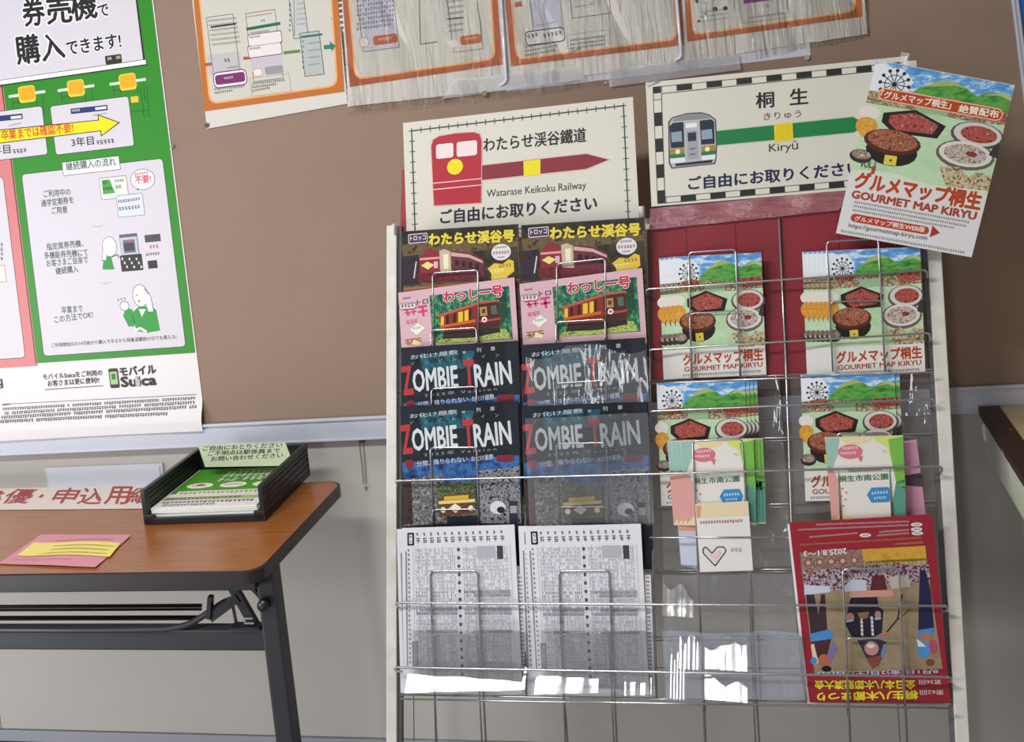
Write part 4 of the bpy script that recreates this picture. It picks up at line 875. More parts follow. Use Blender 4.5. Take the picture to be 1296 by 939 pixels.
A.greek((512,400), (528,397.5), 8, '#d9417c', 3, gap=.1); A.greek((530,401), (545,398.5), 13, '#d9417c', 3, gap=.1); A.greek((514,411), (530,408.5), 5, '#e07a9c', 3, gap=.1)
A.poly([(519,417),(529,408.5),(538,415),(528,424)], '#eef0e0', 3.6); A.greek((523,417), (535,415), 2.6, '#6a9a50', 4.2)
A.greek((513,437), (536,434), 7, '#b0743a', 3, gap=.1); A.poly([(521,436),(524,430),(533,433),(532,437)], '#f0e6b0', 3.6)
A.build('print', r)
tag(r, 'pale pink railcar flyer with red title, second row of the first column', 'flyer', 'pink railcar flyers')
clone(r, (504,370.5), (657,359.5), .03, .03, 'pale pink railcar flyer with red title, second row of the second column')

# --- haunted train flyer (rows three and four)
NAVY = mottle('night_print', ['#15171d', '#232a35', '#1c222c'], 12)
f, r = item('haunted_train_flyer', [(506.5,514.5),(655.5,507.5),(664,716),(513,720)], .010, mat('black_print_edge', '#22242a', .4), .0012)
A = Art(f)
A.poly([(507,515),(655,508),(663,715),(513.5,719)], NAVY, .6)
A.poly([(530,524),(600,519),(596,541),(534,545)], mottle('teal_haze_print', ['#1c222c', '#1d4452', '#2a6a78', '#1c222c'], 60), 1.1)
A.poly([(509,585),(657,576),(659,612),(511,618)], mottle('blue_haze_print', ['#1c2638', '#28477e', '#3f74b4', '#20304e'], 45), 1.1)
A.poly([(510,607),(560,600),(566,662),(513,666)], mottle('crowd_print', ['#141418', '#2a2a30', '#8e8c90', '#1e1e22', '#c8c4c4', '#4a3a38'], 150), 1.7)
A.poly([(604,596),(657,590),(660,662),(606,662)], mottle('crowd_print2', ['#101014', '#1e2430', '#a9aab4', '#16161c', '#d0cdd2'], 130), 1.7)
A.rect(509, 606, 523, 663, mottle('dim_print', ['#2a2224', '#4a3a36', '#241e22'], 70), 2.2)
A.text('お化け屋敷', (519,529.5), (579,523.5), 5.4, '#b9c3cc', 3, off=.01); A.text('×', (585,523), (589,522.5), 3, '#b9c3cc', 3); A.text('列', (603,521.5), (608.5,521), 5.4, '#b9c3cc', 3, off=.01); A.text('車', (620.5,520), (626.5,519.5), 5.4, '#b9c3cc', 3, off=.01)
for i, ch in enumerate('ゾンビトレイン'): u = 519+i*18; A.text(ch, (u,537-i*1.6), (u+4.5,536.6-i*1.6), 4, '#8ea4b4', 3)
A.text('Z', (510.5,573.5), (522.5,572), 32, '#b8383c', 3, off=.035); A.text('OMBIE', (523,570.5), (579.5,565.5), 26, '#d3dade', 3, off=.03)
A.text('T', (588,565), (600.5,564), 31, '#b8383c', 3, off=.035); A.text('RAIN', (601.5,565.5), (647.5,561), 27, '#d3dade', 3, off=.03)
A.text('2 0 2 5 年   V e r s i o n', (537,577.5), (628.5,570), 4.4, '#9098a4', 3)
A.rr(513, 582, 524, 592, 3, '#8a2830', 2.4); A.text('分間、降りられない', (528,590.5), (592,584), 6.6, '#c9ccd6', 3, off=.01); A.text('お化け屋敷', (597,584), (625,581), 6.6, '#c9ccd6', 3, off=.01); A.rr(628, 576, 651, 584, 3, '#7c2a34', 2.4)
A.poly([(552,612),(602,609),(604,652),(555,654)], mottle('house_print', ['#3c4a30', '#6a7a4a', '#242a20', '#8a9a6a'], 80), 2.3)
A.poly([(556,633),(562,626),(594,624),(601,631),(600,650),(558,652)], '#6a4030', 2.9); A.poly([(555,634),(601,631),(601,635),(556,638)], '#e6d488', 3.5); A.poly([(562,628),(593,626),(593,631),(562,633)], '#d8b43a', 3.6); A.poly([(568,643),(576,637),(584,642),(577,649)], '#f2eacc', 3.6); A.ell(561,645,3.4,3.4,'#fff6d8',3.6); A.ell(596,643,3.4,3.4,'#fff6d8',3.6)
A.ell(630, 642, 10, 8, '#dcdce4', 2.6); A.ell(634, 645, 5, 4, '#22222c', 3.2); A.rr(644, 634, 656, 662, 1, '#37333a', 2.8); A.rr(645.5, 640, 654.5, 649, .6, '#a9a6ad', 3.4)
A.build('print', r)
HG = 'haunted train flyers'
tag(r, 'dark haunted train flyer with white and red title, fourth row of the first column', 'flyer', HG)
clone(r, (506.5,514.5), (507.5,440.5), .03, .0315, 'dark haunted train flyer, third row of the first column, its lower half covered')
clone(r, (506.5,514.5), (660.5,513), .03, .030, 'dark haunted train flyer under glossy plastic, fourth row of the second column')
clone(r, (506.5,514.5), (659,437), .03, .0315, 'dark haunted train flyer, third row of the second column, its lower half covered')

# --- timetables (fifth row)
TP = mat('timetable_paper', '#e8e6ee', .45, noise=.02)
TG = 'timetable sheets in the fifth row'
def timetable(P, n, label, full=True):
    f, r = item('timetable', P, n, TP, .0012); tl, tr_, br, bl = [f.conv(*p) for p in P]
    def cv(u, v): return tl.lerp(tr_, u/100).lerp(bl.lerp(br, u/100), v/140)
    A = Art(f, cv)
    g = '#8d8c98'; k = '#4a4a52'
    if full:
        A.rr(5, 4, 11, 15, .8, '#17171a', 1.2); A.rr(6.5, 5.5, 9.5, 13.5, .4, '#f2f2f4', 1.8)
        A.text('時', (7,9), (9,9), 3, k, 2.4); A.text('刻', (7,13), (9,13), 3, k, 2.4)
        for i in range(13): A.greek((13+i*6.2, 7), (17+i*6.2, 7), 2.6, k, 1.2); A.greek((13+i*6.2, 13), (18+i*6.2, 13), 4.4, '#6b6b76', 1.2)
        A.rect(3, 20, 4.2, 118, g, 1.2); A.greek((8, 134), (90, 134), 2.6, '#8f94b4', 1.2)
        for v in range(18, 134, 3):
            dark = v in (54, 57, 69, 72, 87)
            A.line((10, v), (95, v), .25, '#c4c3ce', 1)
            for u0, u1 in ((12, 48), (54, 94)):
                if dark and (u0 > 50 or v > 60): A.rect(u0+(8 if v % 2 else 0), v-.4, u1, v+2.4, '#a9a8b2', 1.05)
                A.greek((u0, v+2.3), (u1, v+2.3), 1.7, '#6a6a76' if dark else '#a5a5b2', 1.5, gap=.4, dens=.7)
        for u in (10, 15, 22, 29, 36, 43, 50, 57, 64, 71, 78, 85, 92, 95.5): A.line((u, 16), (u, 132), .25, '#b8b7c4', 1.1)
        for v in range(18, 130, 7): A.rect(49.2, v, 51.4, v+2.6, k, 1.6)
        A.rect(66, 17, 82, 27, '#b9b8c2', 1.6); A.rect(84, 17, 89, 28, '#45454c', 1.8)
        A.rect(8, 97, 13, 118, '#77767f', 1.6); A.rect(8.8, 98, 12.2, 117, '#9c9ba4', 1.9)
        for v in range(20, 118, 4): A.greek((5.2, v), (8, v), 2, '#5a5a62', 1.3)
    A.build('print', r) if A.V else None
    tag(r, label, 'timetable', TG); return r
timetable([(566,728),(664.5,727),(669.5,878),(575,879)], .004, 'timetable sheet jutting out right, behind the front timetable of the first column', False)
f_, r_ = item('timetable', [(652,727),(662.5,726.5),(667,877),(657,878)], .006, TP, .001); A = Art(f_)
for v in range(732, 874, 5): A.greek((654.5+(v-727)*.033, v), (661.5+(v-727)*.033, v), 2.2, '#4a4a52', 1)
A.build('print', r_); tag(r_, 'narrow timetable strip with dark marks at the right edge of the first column', 'timetable', TG)
timetable([(502,670),(646,666),(656,879),(507,877)], .006, 'lower timetable sheet of the first column, white left edge showing')
timetable([(508.5,668.5),(651,664),(662,878),(511,875)], .010, 'front timetable sheet in the fifth row of the first column')
timetable([(656,666),(806,663.5),(826,881),(664,880)], .006, 'lower timetable sheet of the second column, white left edge showing')
f_, r_ = item('timetable', [(816,728),(823.5,727.5),(829,880),(821,881)], .006, TP, .001); A = Art(f_)
for v in range(732, 876, 5): A.greek((817.5+(v-727)*.033, v), (822.8+(v-727)*.033, v), 2.2, '#4a4a52', 1)
A.build('print', r_); tag(r_, 'narrow timetable strip with dark marks at the right edge of the second column', 'timetable', TG)
timetable([(664,666.5),(811,663),(822,881.5),(676,879)], .010, 'front timetable sheet in the fifth row of the second column')

# --- food map (booklets and the big taped sheet)
FOODR = mottle('red_food_print', ['#4a1c1c', '#8e3a34', '#c4665a', '#7a2a2c', '#e0b0a4'], 160)
FOODB = mottle('brown_food_print', ['#3c2018', '#8a4a34', '#b8765a', '#6a3426', '#d9b48c'], 120)
FOODG = mottle('grey_food_print', ['#5c5048', '#a89a8c', '#d8cfc4', '#7e5a50', '#c4b8aa'], 140)
MIXF = mottle('mixed_food_print', ['#35502c', '#8c4438', '#d8c8a8', '#5a3a30', '#7a9a5a', '#e8e0d4'], 130)
HILL = mottle('green_hill_print', ['#2c6a2e', '#4a9440', '#6fae54', '#2f7a40'], 45, stretch=(1, 3, 1))
SKY = mottle('blue_sky_print', ['#3f82cc', '#6aa8e0', '#dfeaf6', '#8fc0ea'], 40, stretch=(1, 2.4, 1), pos=[.3, .5, .62, .75])
def food_scene(A, v0, v1, z=1.0):
    def S(u, s): return (u, v0+(v1-v0)*s/100)
    k = (v1-v0)/100
    def P(pts, c, zz): A.poly([S(*p) for p in pts], c, zz)
    def E(u, s, ru, rs, c, zz): P([(u+ru*math.cos(a*math.pi/9), s+rs*math.sin(a*math.pi/9)) for a in range(18)], c, zz)
    P([(0,0),(100,0),(100,27),(0,27)], SKY, z)
    P([(0,22),(100,22),(100,100),(0,100)], mottle('pale_green_print', ['#a9cfa0', '#c4dfb8', '#b4d6ae'], 14), z+.6)
    P([(26,27),(36,16),(48,8),(58,6),(68,10),(76,15),(84,10),(94,8),(100,11),(100,28),(26,28)], HILL, z+1.2)
    P([(36,16),(48,8),(58,6),(68,10),(60,9.5),(50,12)], '#a8b868', z+1.7); P([(80,13),(94,8),(100,11),(100,14),(92,11)], '#b9c27a', z+1.7)
    P([(0,3),(6,1.5),(13,4),(20,3),(26,8),(30,13),(28,20),(29,28),(0,29)], '#e9edf4', z+1.3)
    c = S(17, 18)
    for i in range(12):
        a = i*math.pi/6; p = (c[0]+10.5*math.cos(a), c[1]+10.5*math.sin(a)*1.0); A.line(c, p, .7, '#2c2c34', z+2); A.ell(p[0], p[1], 1.4*A_SC, 1.4*A_SC, '#2c2c34', z+2.2, 8)
    for i in range(24):
        a = i*math.pi/12; b = (i+1)*math.pi/12; A.line((c[0]+7*math.cos(a), c[1]+7*math.sin(a)), (c[0]+7*math.cos(b), c[1]+7*math.sin(b)), .6, '#2c2c34', z+2)
    P([(0,27),(30,25),(60,28),(100,26),(100,36),(70,38),(40,37),(0,38)], MIXF, z+1.9)
    P([(34,30),(56,29),(58,37),(36,39)], '#9ab890', z+2.4); P([(72,26),(98,24),(100,33),(78,35)], FOODR, z+2.5); P([(8,26),(26,24),(30,31),(12,33)], FOODB, z+2.5)
    P([(14,44),(36,36.5),(60,46),(56,58),(24,60),(14,52)], '#2a2224', z+2.5); P([(19,45),(37,39),(55,46.5),(52,55),(26,57),(19,51)], FOODR, z+3.1)
    E(83, 49, 19, 12, '#5a5552', z+2.6); E(83, 48, 17, 10.4, '#d5cfcb', z+3.1); E(84, 48, 13, 7.4, FOODR, z+3.6)
    E(4, 46, 8, 6, '#e6e0d8', z+2.4); E(4, 58, 8, 8, '#d99a3a', z+2.6); P([(0,52),(8,52),(9,66),(2,68),(0,66)], mottle('orange_print', ['#b8702a', '#e8b04a', '#c88a3a'], 120), z+3)
    E(26, 76, 19, 13, '#26211f', z+3); E(25, 68, 21, 11, '#5a2a20', z+3.5); E(25, 66.5, 18.5, 9, FOODB, z+4.1)
    P([(22,80),(31,79.5),(31.5,88),(22.5,88.5)], '#e0cd4a', z+4.2); A.ell(*S(27, 84), 1.1*A_SC, 1.1*A_SC, '#5a5a20', z+4.8, 8)
    E(78, 68, 21, 13, '#6a625c', z+3); E(78, 67, 19, 11, '#e0dad4', z+3.5); E(78, 67, 15.5, 8.6, FOODG, z+4.1); E(82, 66, 4, 2.4, '#8a3a34', z+4.6)
    P([(96,56),(100,52),(100,66),(94,64)], '#3a3a3a', z+3.8)
    E(5, 85, 8.5, 6, '#3a3030', z+3.2); E(5, 83.6, 7, 4, mottle('bowl_print', ['#e8e2da', '#7a5a4a', '#c8beb2'], 180), z+3.8)
    P([(62,82),(76,79),(84,86),(90,80),(100,82),(100,99),(70,97)], mottle('small_food_print', ['#7a4a34', '#b48a5a', '#dcd2b4', '#5a6a3a', '#a4604a'], 130), z+3.2)
A_SC = 1.0
BW = mat('booklet_white', '#e6e4e2', .4, noise=.03)
def booklet(P, n, mk=True):
    global A_SC
    f, r = item('food_map_booklet', P, n, BW, .0009)
    tl, tr_, br, bl = [f.conv(*p) for p in P]
    def cv(u, v): return tl.lerp(tr_, u/100).lerp(bl.lerp(br, u/100), v/131)
    A = Art(f, cv); A_SC = 1.0
    food_scene(A, 0, 104)
    A.poly([(0,100),(100,100),(100,131),(0,131)], '#e4e2de', 6.2)
    A.text('グルメマップ桐生', (7,117), (97,115), 13, '#b0482c', 7, off=.04, out='#f2e6d8', outoff=.07)
    A.text('GOURMET MAP KIRYU', (8,124), (96,122), 5.4, '#a4472e', 7, off=.03); A.greek((6,129), (96,128), 2.6, '#4a4440', 7, gap=.3)
    A.build('print', r); return f, r
BG = 'food map booklets in the wire pockets'
f, r0 = booklet([(852,325),(963.5,319.5),(970,474),(858,479)], .012)
tag(r0, 'illustrated food map booklet, front of the fan in the upper third column', 'booklet', BG)
names = ['second', 'third', 'fourth', 'fifth', 'sixth', 'seventh']
for i in range(3): clone(r0, (852,325), (852-6*(i+1), 325+.7*(i+1)), .03, .03-.0013*(i+1), '%s food map booklet from the front, fanned out left in the upper third column' % names[i])
r1 = clone(r0, (852,325), (1045,318), .03, .031, 'illustrated food map booklet, front of the fan in the upper fourth column')
for i in range(5): clone(r0, (852,325), (1045-6*(i+1), 318+.2*(i+1)), .03, .031-.0013*(i+1), '%s food map booklet from the front, fanned out left in the upper fourth column' % names[i])
for i in range(3): clone(r0, (852,325), (831+5*(3-i), 485-.6*(3-i)), .03, .0245+.0013*i, '%s food map booklet from the front, right edge fanned, lower third column' % names[2-i])
clone(r0, (852,325), (831,485), .03, .0285, 'illustrated food map booklet, front one in the lower third column behind park leaflets')
clone(r0, (852,325), (1019,473.5), .03, .0255, 'second food map booklet of the lower fourth column, its right edge showing')
clone(r0, (852,325), (1013,474), .03, .028, 'illustrated food map booklet, front one in the lower fourth column behind the park leaflet')

P = [(1109,75.5),(1284.5,107.7),(1229.5,325.5),(1058,295)]
o0 = RK.conv(P[3][0], P[3][1], .046); f = RK.sub(o0[0], o0[1], .046, math.radians(1)); r = f.empty('food_map_poster')
tag(r, 'tilted food map sheet taped over the right end of the green-arrow station sign', 'poster')
tl, tr_, br, bl = [f.conv(*p) for p in P]
bt = None
sheet('sheet', f, [tl, tr_, br, bl], mat('coated_white_sheet', '#e4e2e4', .35, noise=.03), r, .0005, bend=bt)
def cv(u, v): return tl.lerp(tr_, u/100).lerp(bl.lerp(br, u/100), v/130)
A = Art(f, cv, base=.0004); A_SC = 1.0
food_scene(A, 0.5, 84)
A.poly([(0,82),(30,79),(60,83),(100,80),(100,92),(0,94)], '#d5e2cc', 6.2); A.poly([(0,86),(100,84),(100,130),(0,130)], '#dfdde0', 6.4)
A.text('VOL.1', (6,79.5), (17,78.5), 5, '#3a4a34', 7, off=.02)
A.rr(7, 19, 97, 28.5, 4.5, '#f0b89a', 7); A.rr(8, 20, 96, 27.6, 4, '#b84a26', 7.6); A.text('「グルメマップ桐生」', (9,27), (60,26.2), 5.8, '#f6ead8', 8.4, off=.03); A.text('絶賛配布', (66,27), (94,26.4), 5.8, '#f6ead8', 8.4, off=.03)
A.text('グルメマップ桐生', (5,95), (97,95), 12.5, '#b2472a', 8, off=.05, out='#f2e8dc', outoff=.085); A.rect(15, 77, 17.5, 83, '#b2472a', 8)
A.text('GOURMET MAP KIRYU', (5,102.5), (96,102.5), 5.6, '#a8452a', 8, off=.045)
for i, (v, u1) in enumerate(((106,94), (109,92), (112,84))): A.greek((8,v), (u1,v), 1.6, '#55504c', 7, gap=.25)
A.rr(8, 113.6, 66, 119.6, 3, '#b8402c', 7.4); A.text('グルメマップ桐生WEB版', (11,118.8), (63,118.2), 4, '#f6ead8', 8, off=.02); A.poly([(67.5,112),(74,116.5),(67.5,121)], '#a83426', 7.4)
A.text('https://gourmetmap-kiryu.com', (8,125), (66,124.4), 4.2, '#2e2c2c', 7.4); A.greek((3,128.6), (95,128.6), 1.8, '#5a5652', 7, gap=.3)
A.build('print', r)
def tape(P4, par, f_):
    return sheet('tape_strip', f_, [f_.conv(*p) for p in P4], film('glossy_tape', haze=.25), par, .0002, z0=.006, bend=lambda a, b: .0015*math.sin(a*200), nx=6, ny=2)
tape([(1140,66),(1150,68),(1148,84),(1137,82)], r, f)

# --- park leaflets
f, r = item('park_leaflet', [(1044,553.5),(1143,551),(1147,663),(1053,664)], .026, mat('leaflet_cream', '#ece8e0', .4, noise=.03), .0008)
A = Art(f)
A.poly([(1044.5,554),(1062,553.5),(1060,575),(1052,595),(1047,594)], '#9fc4b8', 1); A.poly([(1047,594),(1053,592),(1062,610),(1066,655),(1053,663)], '#e0a6a0', 1)
A.poly([(1106,552),(1142.5,551.5),(1143.5,580),(1130,590),(1122,565),(1108,558)], '#d6e27a', 1); A.poly([(1124,556),(1142.7,552),(1146,620),(1134,610),(1128,580)], '#7cbc52', 1.4); A.poly([(1134,610),(1146,606),(1146.6,662),(1126,662),(1130,632)], '#5f9c8c', 1.4)
A.poly([(1062,553.6),(1106,552.5),(1098,560),(1072,563)], '#eadba8', 1); A.poly([(1053,662),(1064,650),(1092,657),(1126,652),(1146,662)], '#f0dc9a', 1.8)
A.ell(1076, 571.5, 15.5, 9.6, '#d97884', 2); A.poly([(1084,577),(1092,577),(1090,585)], '#d97884', 2); A.greek((1066,569), (1087,568), 3.4, '#f6e6e6', 2.6); A.greek((1064,575.5), (1086,574.5), 3.4, '#f6e6e6', 2.6)
A.text('桐生市南公園', (1061.5,610), (1124,606.5), 8, '#3f7a5a', 2, off=.02); A.greek((1074,597.5), (1116,595.5), 3.2, '#6a6a60', 2)
A.poly([(1097,626),(1103,617),(1124,616),(1129,625),(1125,635),(1103,636)], '#3f8fc8', 2); A.greek((1103,626), (1124,624.5), 3.6, '#e0eef8', 2.6); A.greek((1106,632), (1122,631), 3.2, '#e0eef8', 2.6)
for u, v in ((1066,618),(1071,623),(1064,628),(1070,632),(1067,640)): A.ell(u, v, 1.4, 1.4, '#d47a84', 2, 8)
A.greek((1116,571), (1122,573), 2, '#c8a0b8', 2)
A.build('print', r)
LG = 'city park leaflets'
tag(r, 'pastel city park leaflet with pink bubble and blue badge, in the lower fourth column', 'leaflet', LG)
for i in range(4): clone(r, (1044,553.5), (861-5.5*(3-i) if i < 3 else 861, 558), .037, .030+.0012*i, ('%s city park leaflet from the front, pastel left edge showing, third column' % ['fourth', 'third', 'second', ''][i]) if i < 3 else 'pastel city park leaflet with pink bubble and blue badge, front one in the third column')
for i in range(3): clone(r, (1044,553.5), (861+4*(i+1), 557), .037, .0290-.0012*i, 'city park leaflet %s from the back, its green right edge showing, in the third column' % ['third', 'second', 'first'][i])
f, r = item('heart_leaflet', [(880,638),(947,634),(953,722),(886,724)], .031, mat('leaflet_cream2', '#e9e6e2', .4, noise=.03), .0008, pitch=math.radians(2))
A = Art(f); A.poly([(880.5,638.5),(946.5,634.5),(947.5,652),(882,655)], '#e9d6b0', 1); A.poly([(881,640),(888,640),(886,655),(882,655)], '#e0987c', 1.6)
A.greek((886,663), (943,660.5), 3.4, '#b04a5c', 2, gap=.3)
A.pl([(890,694),(893,692),(901,700),(908,692),(916,692),(919,697),(905,716),(890,700),(890,694)], 1.4, '#4a3a40', 2); A.poly([(893,697),(901,703),(909,696),(914,698),(905,711)], '#ecc8cc', 1.6); A.greek((925,699), (940,698), 5, '#9aa4c0', 2)
A.build('print', r); tag(r, 'cream leaflet with a heart outline below the park leaflets in the third column', 'leaflet')
f, r = item('side_leaflet', [(857,655),(880,654),(884,720),(862,716)], .014, mat('bluish_paper', '#cdd3e4', .4, noise=.03), .0008, pitch=math.radians(2)); A = Art(f); A.poly([(857.5,655.5),(879,654.5),(880,672),(858.5,671)], '#df9c86', 1); A.greek((862,717.5), (883,719), 3, '#5a6480', 1); A.build('print', r)
tag(r, 'narrow pale leaflet tail hanging left of the heart leaflet', 'leaflet')
f, r = item('pink_leaflet', [(1136,560),(1160,556),(1172,654),(1140,658)], .008, mat('bright_pink_print', '#dca0bc', .35, noise=.05), .0008)
A = Art(f); A.poly([(1138,603),(1166,598),(1170,616),(1140,614)], '#54495a', 1); A.build('print', r)
tag(r, 'pink leaflet with a dark diagonal band beside the park leaflet in the fourth column', 'leaflet')

# --- red festival flyer, upside down
P = [(999,661.8),(1180,651),(1203.5,889),(1024.5,889)]
f, r = item('festival_flyer', P, .012, mat('crimson_print', '#9c2434', .4, noise=.06, nscale=8), .0014)
tag(r, 'crimson festival flyer standing upside down at the bottom of the fourth column', 'flyer')
A = Art(f)
def q2(pts, c, z): A.poly(pts, c, z)
q2([(1012,699.5),(1170,690.5),(1193,846),(1031,852)], mottle('stage_floor_print', ['#93836a', '#a08e72', '#8a7a62'], 20), 1)
q2([(1012,699.5),(1090,695),(1094,719),(1016,724)], mottle('brown_crowd_print', ['#6a5048', '#a08878', '#7a5a50', '#b8a08c'], 90), 1.6)
q2([(1090,695),(1171,690.5),(1173,709),(1094,713)], mottle('gold_print', ['#b8862a', '#d8a840', '#c89634'], 30), 1.7); q2([(1094,710),(1173,706),(1175,722),(1096,727)], mottle('gold_dark_print', ['#8a6a34', '#5a4a34', '#c8b48a', '#3c3a44'], 110), 1.7)
q2([(1016,722),(1096,716),(1175,714),(1178,735),(1098,743),(1018,750)], mottle('audience_print', ['#22243a', '#3a3f5e', '#d0ccd4', '#8a3a44', '#1c1e30', '#5f6a94'], 150), 2.2)
for i in range(5): A.ell(1023+i*14.5, 712-i*.8, 4.6, 4.6, '#8a4a48', 2.8, 12); A.ell(1023+i*14.5, 712-i*.8, 3, 3, '#c8aa9c', 3.3, 12)
q2([(1018,740),(1050,742),(1051,749),(1018,753)], '#cfd3e6', 2.9); q2([(1068,742),(1078,733),(1096,734),(1097,748),(1068,749)], '#c6cbe0', 2.9); q2([(1125,730),(1150,728),(1152,742),(1128,745)], '#bcb6b0', 2.7); q2([(1104,728),(1119,727),(1123,747),(1101,748)], '#5c2a30', 3)
q2([(1075,748),(1130,746),(1131,754),(1076,757)], '#cf9a88', 3.2)
# drummer and two dancers, upside down
DKC = '#272433'; SKN = '#b9806c'; BLU = '#4a8fcc'
q2([(1077,756),(1110,755),(1112,768),(1118,772),(1116,800),(1106,806),(1078,806),(1070,790),(1073,770)], DKC, 3.6)
for i in range(5): q2([(1088.5+i*.2,780+i*5),(1091.5+i*.2,780+i*5),(1092+i*.2,784+i*5),(1089+i*.2,784+i*5)], '#dcd8dc', 4.2); q2([(1101.5+i*.3,780+i*5),(1104.5+i*.3,780+i*5),(1105+i*.3,784+i*5),(1102+i*.3,784+i*5)], '#dcd8dc', 4.2)
A.ell(1076, 781, 5, 6, SKN, 4); A.ell(1111, 778, 4, 6, SKN, 4); A.line((1071,786), (1080,784), 3, '#8ab8dc', 4.4); A.line((1107,783), (1115,782), 3, '#8ab8dc', 4.4); q2([(1085,775),(1100,774),(1098,782),(1088,783)], '#8a6a4a', 4.3)
q2([(1085,810),(1110,808),(1122,812),(1116,834),(1104,843),(1098,836)], '#3c3648', 3.6); A.ell(1103, 820, 9, 9.5, '#c48f86', 4.2); A.ell(1102, 816, 5, 4, '#ecd6d2', 4.8); q2([(1096,833),(1116,828),(1112,842),(1104,846)], '#8a4a3c', 4.4); q2([(1118,815),(1123,813),(1118,832),(1113,833)], '#6a86b8', 4.3)
A.pl([(1142,752),(1136,783),(1122,800)], 2, '#3c3226', 3.4); A.line((1137,784), (1152,770), 1.4, '#5a4a38', 3.4); A.ell(1120, 803, 5, 4, SKN, 4)
q2([(1020,752),(1030,752),(1036,778),(1039,752),(1044,752),(1047,800),(1026,802)], '#3f3038', 3.6); q2([(1024,802),(1050,796),(1055,808),(1028,812)], BLU, 4.2); q2([(1026,812),(1052,808),(1046,832),(1034,832)], '#4c2a34', 4.2)
q2([(1026,816),(1030,814),(1036,838),(1030,842)], '#e2cfb0', 4.8); q2([(1054,810),(1060,822),(1052,836),(1047,830)], '#7a74a8', 4.8); A.ell(1043, 836, 7.5, 9, '#b8694c', 5.2); A.ell(1046, 846, 6, 4, '#1e1a22', 5.8); A.ell(1030, 836, 4, 5, BLU, 5)
q2([(1164,722),(1171,720),(1178,748),(1182,796),(1162,797),(1163,752)], '#27284c', 3.7); q2([(1162,797),(1182,794),(1180,806),(1162,808)], BLU, 4.4); A.ell(1169, 820, 9, 13, '#4f98d8', 4.6); A.ell(1172, 806, 8, 6, '#b87860', 5.2); q2([(1160,808),(1168,814),(1172,818),(1162,818)], '#e8e8ec', 5.6); A.ell(1181, 818, 5.5, 9, '#b8506c', 5.2); A.ell(1177, 838, 5.5, 4.5, '#7a4a44', 5)
A.text('8月1日(金)2日(土)3日(日)', (1187,846), (1035,849), 6.5, '#b8cce6', 6, off=.03)
A.text('全日本八木節競演大会', (1158,860.5), (1031,861), 11.5, '#f2e63a', 6, off=.04)
A.text('桐生八木節まつり', (1161,873.5), (1034,876), 11.5, '#f2e63a', 6, off=.04)
A.text('第36回', (1191,859.5), (1163,860), 6.5, '#d8c8cc', 6, off=.01); A.text('第62回', (1194,872.5), (1164,873), 6.5, '#d8c8cc', 6, off=.01)
A.text('2025.8.1〜3', (1071,693.5), (1017,697.5), 7, '#ecdfe0', 6, off=.03)
for (u0, v0), (u1, v1), c in (((1150,660.5),(1032,664.5),'#d8b8bc'), ((1150,665),(1010,671),'#d8b8bc'), ((1150,671),(1112,674),'#d8b8bc'), ((1085,675),(1022,680.5),'#d8b8bc'), ((1150,675),(1108,678.5),'#d8b8bc'), ((1166,681),(1012,690),'#c08a6a'), ((1168,687),(1132,689),'#c8a060')):
    A.greek((u0,v0-2.2), (u1,v1-2.2), 2.4, c, 6, gap=.25)
for u, v in ((1160,663.5), (1160,669.5), (1161,674.5), (1095,677)): A.ell(u, v, 7.5, 2.7, '#e6dcde', 6, 12); A.greek((u+4,v-1.2), (u-4,v-1), 2, '#5a2a30', 6.6)
A.build('print', r)
sheet('inner_pages', f, [f.conv(996.5,664), f.conv(1010,663), f.conv(1032,891), f.conv(1020.5,891)], PAPER, r, .002, z0=-.0016)

# --- clear plastic pocket sheets
PS = film('clear_pocket_plastic', gloss=.03, scale=(14, 5, 1), dist=.008, rough=.05, haze=.09)
PS2 = film('crumpled_pocket_plastic', gloss=.10, scale=(22, 10, 1), dist=.012, rough=.05, haze=.20, tint='#dde6fa')
def pocket(P, n, m, lean=0.0, amp=.003, name='clear_pocket'):
    o0 = RK.conv(P[3][0], P[3][1], n); f = RK.sub(o0[0], o0[1], n, lean); L2 = [f.conv(*p) for p in P]
    o = sheet(name, f, L2, m, None, .0003, bend=lambda a, b: amp*math.sin(a*38+b*9)*math.cos(b*16+1), nx=18, ny=18)
    o.matrix_world = Matrix.Identity(4); rot = Matrix((f.X, f.Y, f.N)).transposed().to_4x4(); rot.translation = f.O
    o.parent = rk; o.matrix_parent_inverse = rk.matrix_basis.inverted(); o.matrix_basis = rot; return o
pocket([(832,481),(986,476),(1003,716),(840,720)], .000, PS)
pocket([(1000,474),(1176,466),(1190,640),(1006,650)], .000, PS)
pocket([(838,728),(1002,726),(1016,884),(843,884)], .014, PS, math.radians(3))
pocket([(838,800),(958,800),(962,886),(843,886)], .020, PS2, math.radians(6), .005)
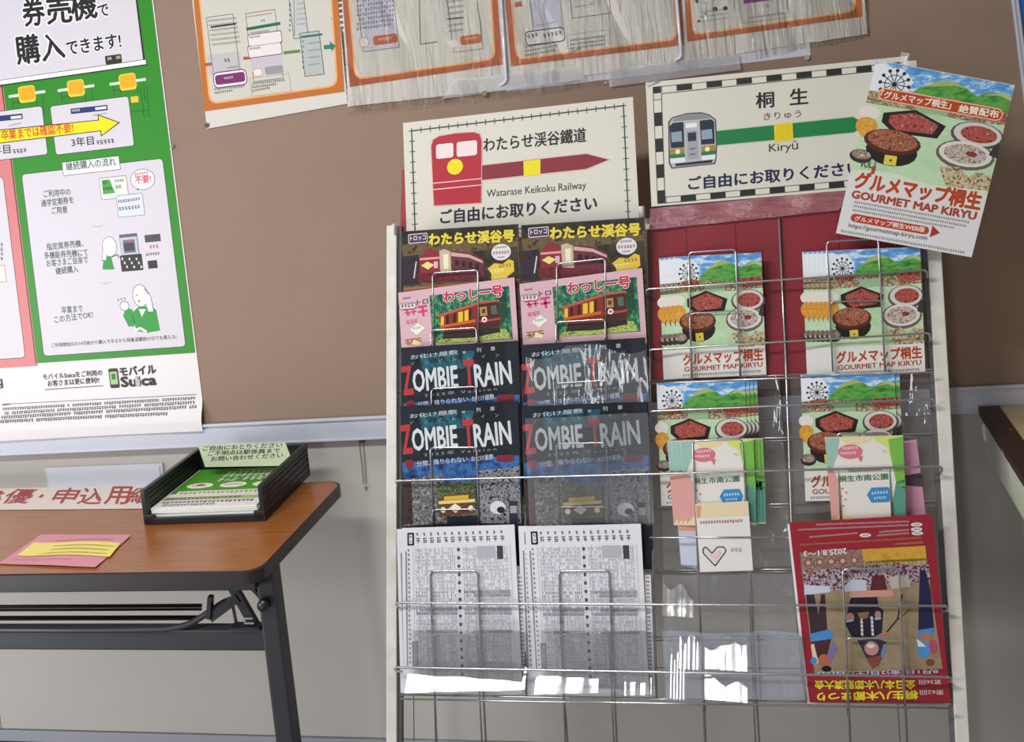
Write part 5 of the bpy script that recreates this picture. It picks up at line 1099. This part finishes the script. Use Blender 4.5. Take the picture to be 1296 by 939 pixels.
pocket([(958,800),(1012,800),(1020,886),(960,886)], .016, PS2, math.radians(6), .005)
pocket([(664,440),(816,432),(822,508),(668,514)], .044, film('smooth_sleeve', gloss=.02, ior=1.3, scale=(16,5,1), dist=.005, rough=.05, haze=.09), math.radians(-3), .003)
pocket([(664,530),(820,522),(828,662),(670,664)], .030, film('smooth_sleeve'), math.radians(5), .003)
pocket([(512,790),(656,790),(661,876),(514,874)], .030, PS, math.radians(5), .002)
pocket([(674,790),(816,790),(822,878),(680,876)], .030, PS, math.radians(5), .002)
# clear film strips added and tilted to reflect the ceiling lamp as glare
GLARE_FILM = film('pocket_glare_plastic', gloss=.08, scale=(12, 6, 1), dist=.003, rough=.13, haze=.08)
def glare_strip(ul, ur_, vt, vb, n0, n1, seed, sub=0):
    a = RK.conv(ul, vb, n0); b = RK.conv(ur_, vb, n0); H = (RK.conv(ul, vt, n0)-a).length; N_, K_ = 28, 8; V = []
    for j in range(K_+1):
        t = j/K_
        for i in range(N_+1):
            s_ = i/N_; h = H*(.72+.28*math.sin(s_*6+seed)*math.cos(s_*3.1+seed*2)); p = a.lerp(b, s_)
            V.append(RK.loc(p[0], p[1]+h*t, n0-.715*h*t+(.16*(p[0]-a[0]) if ul > 800 else -.05*(p[0]-a[0]))+.0006*math.sin(s_*17+seed)))
    Fc = [(j*(N_+1)+i, j*(N_+1)+i+1, (j+1)*(N_+1)+i+1, (j+1)*(N_+1)+i) for j in range(K_) for i in range(N_)]
    return mesh_obj('pocket_glare', V, Fc, GLARE_FILM, rk, True)
glare_strip(512, 662, 847, 877, .050, 0, .4); glare_strip(676, 756, 850, 879, .050, 0, 2.0); glare_strip(790, 824, 858, 880, .044, 0, 1.0)
glare_strip(858, 888, 797, 846, .058, 0, 3.0); glare_strip(892, 946, 812, 846, .050, 0, 1.0); glare_strip(892, 946, 860, 885, .046, 0, 4.4); glare_strip(838, 878, 742, 779, .052, 0, 5.0); glare_strip(846, 868, 800, 884, .064, 0, 2.6)
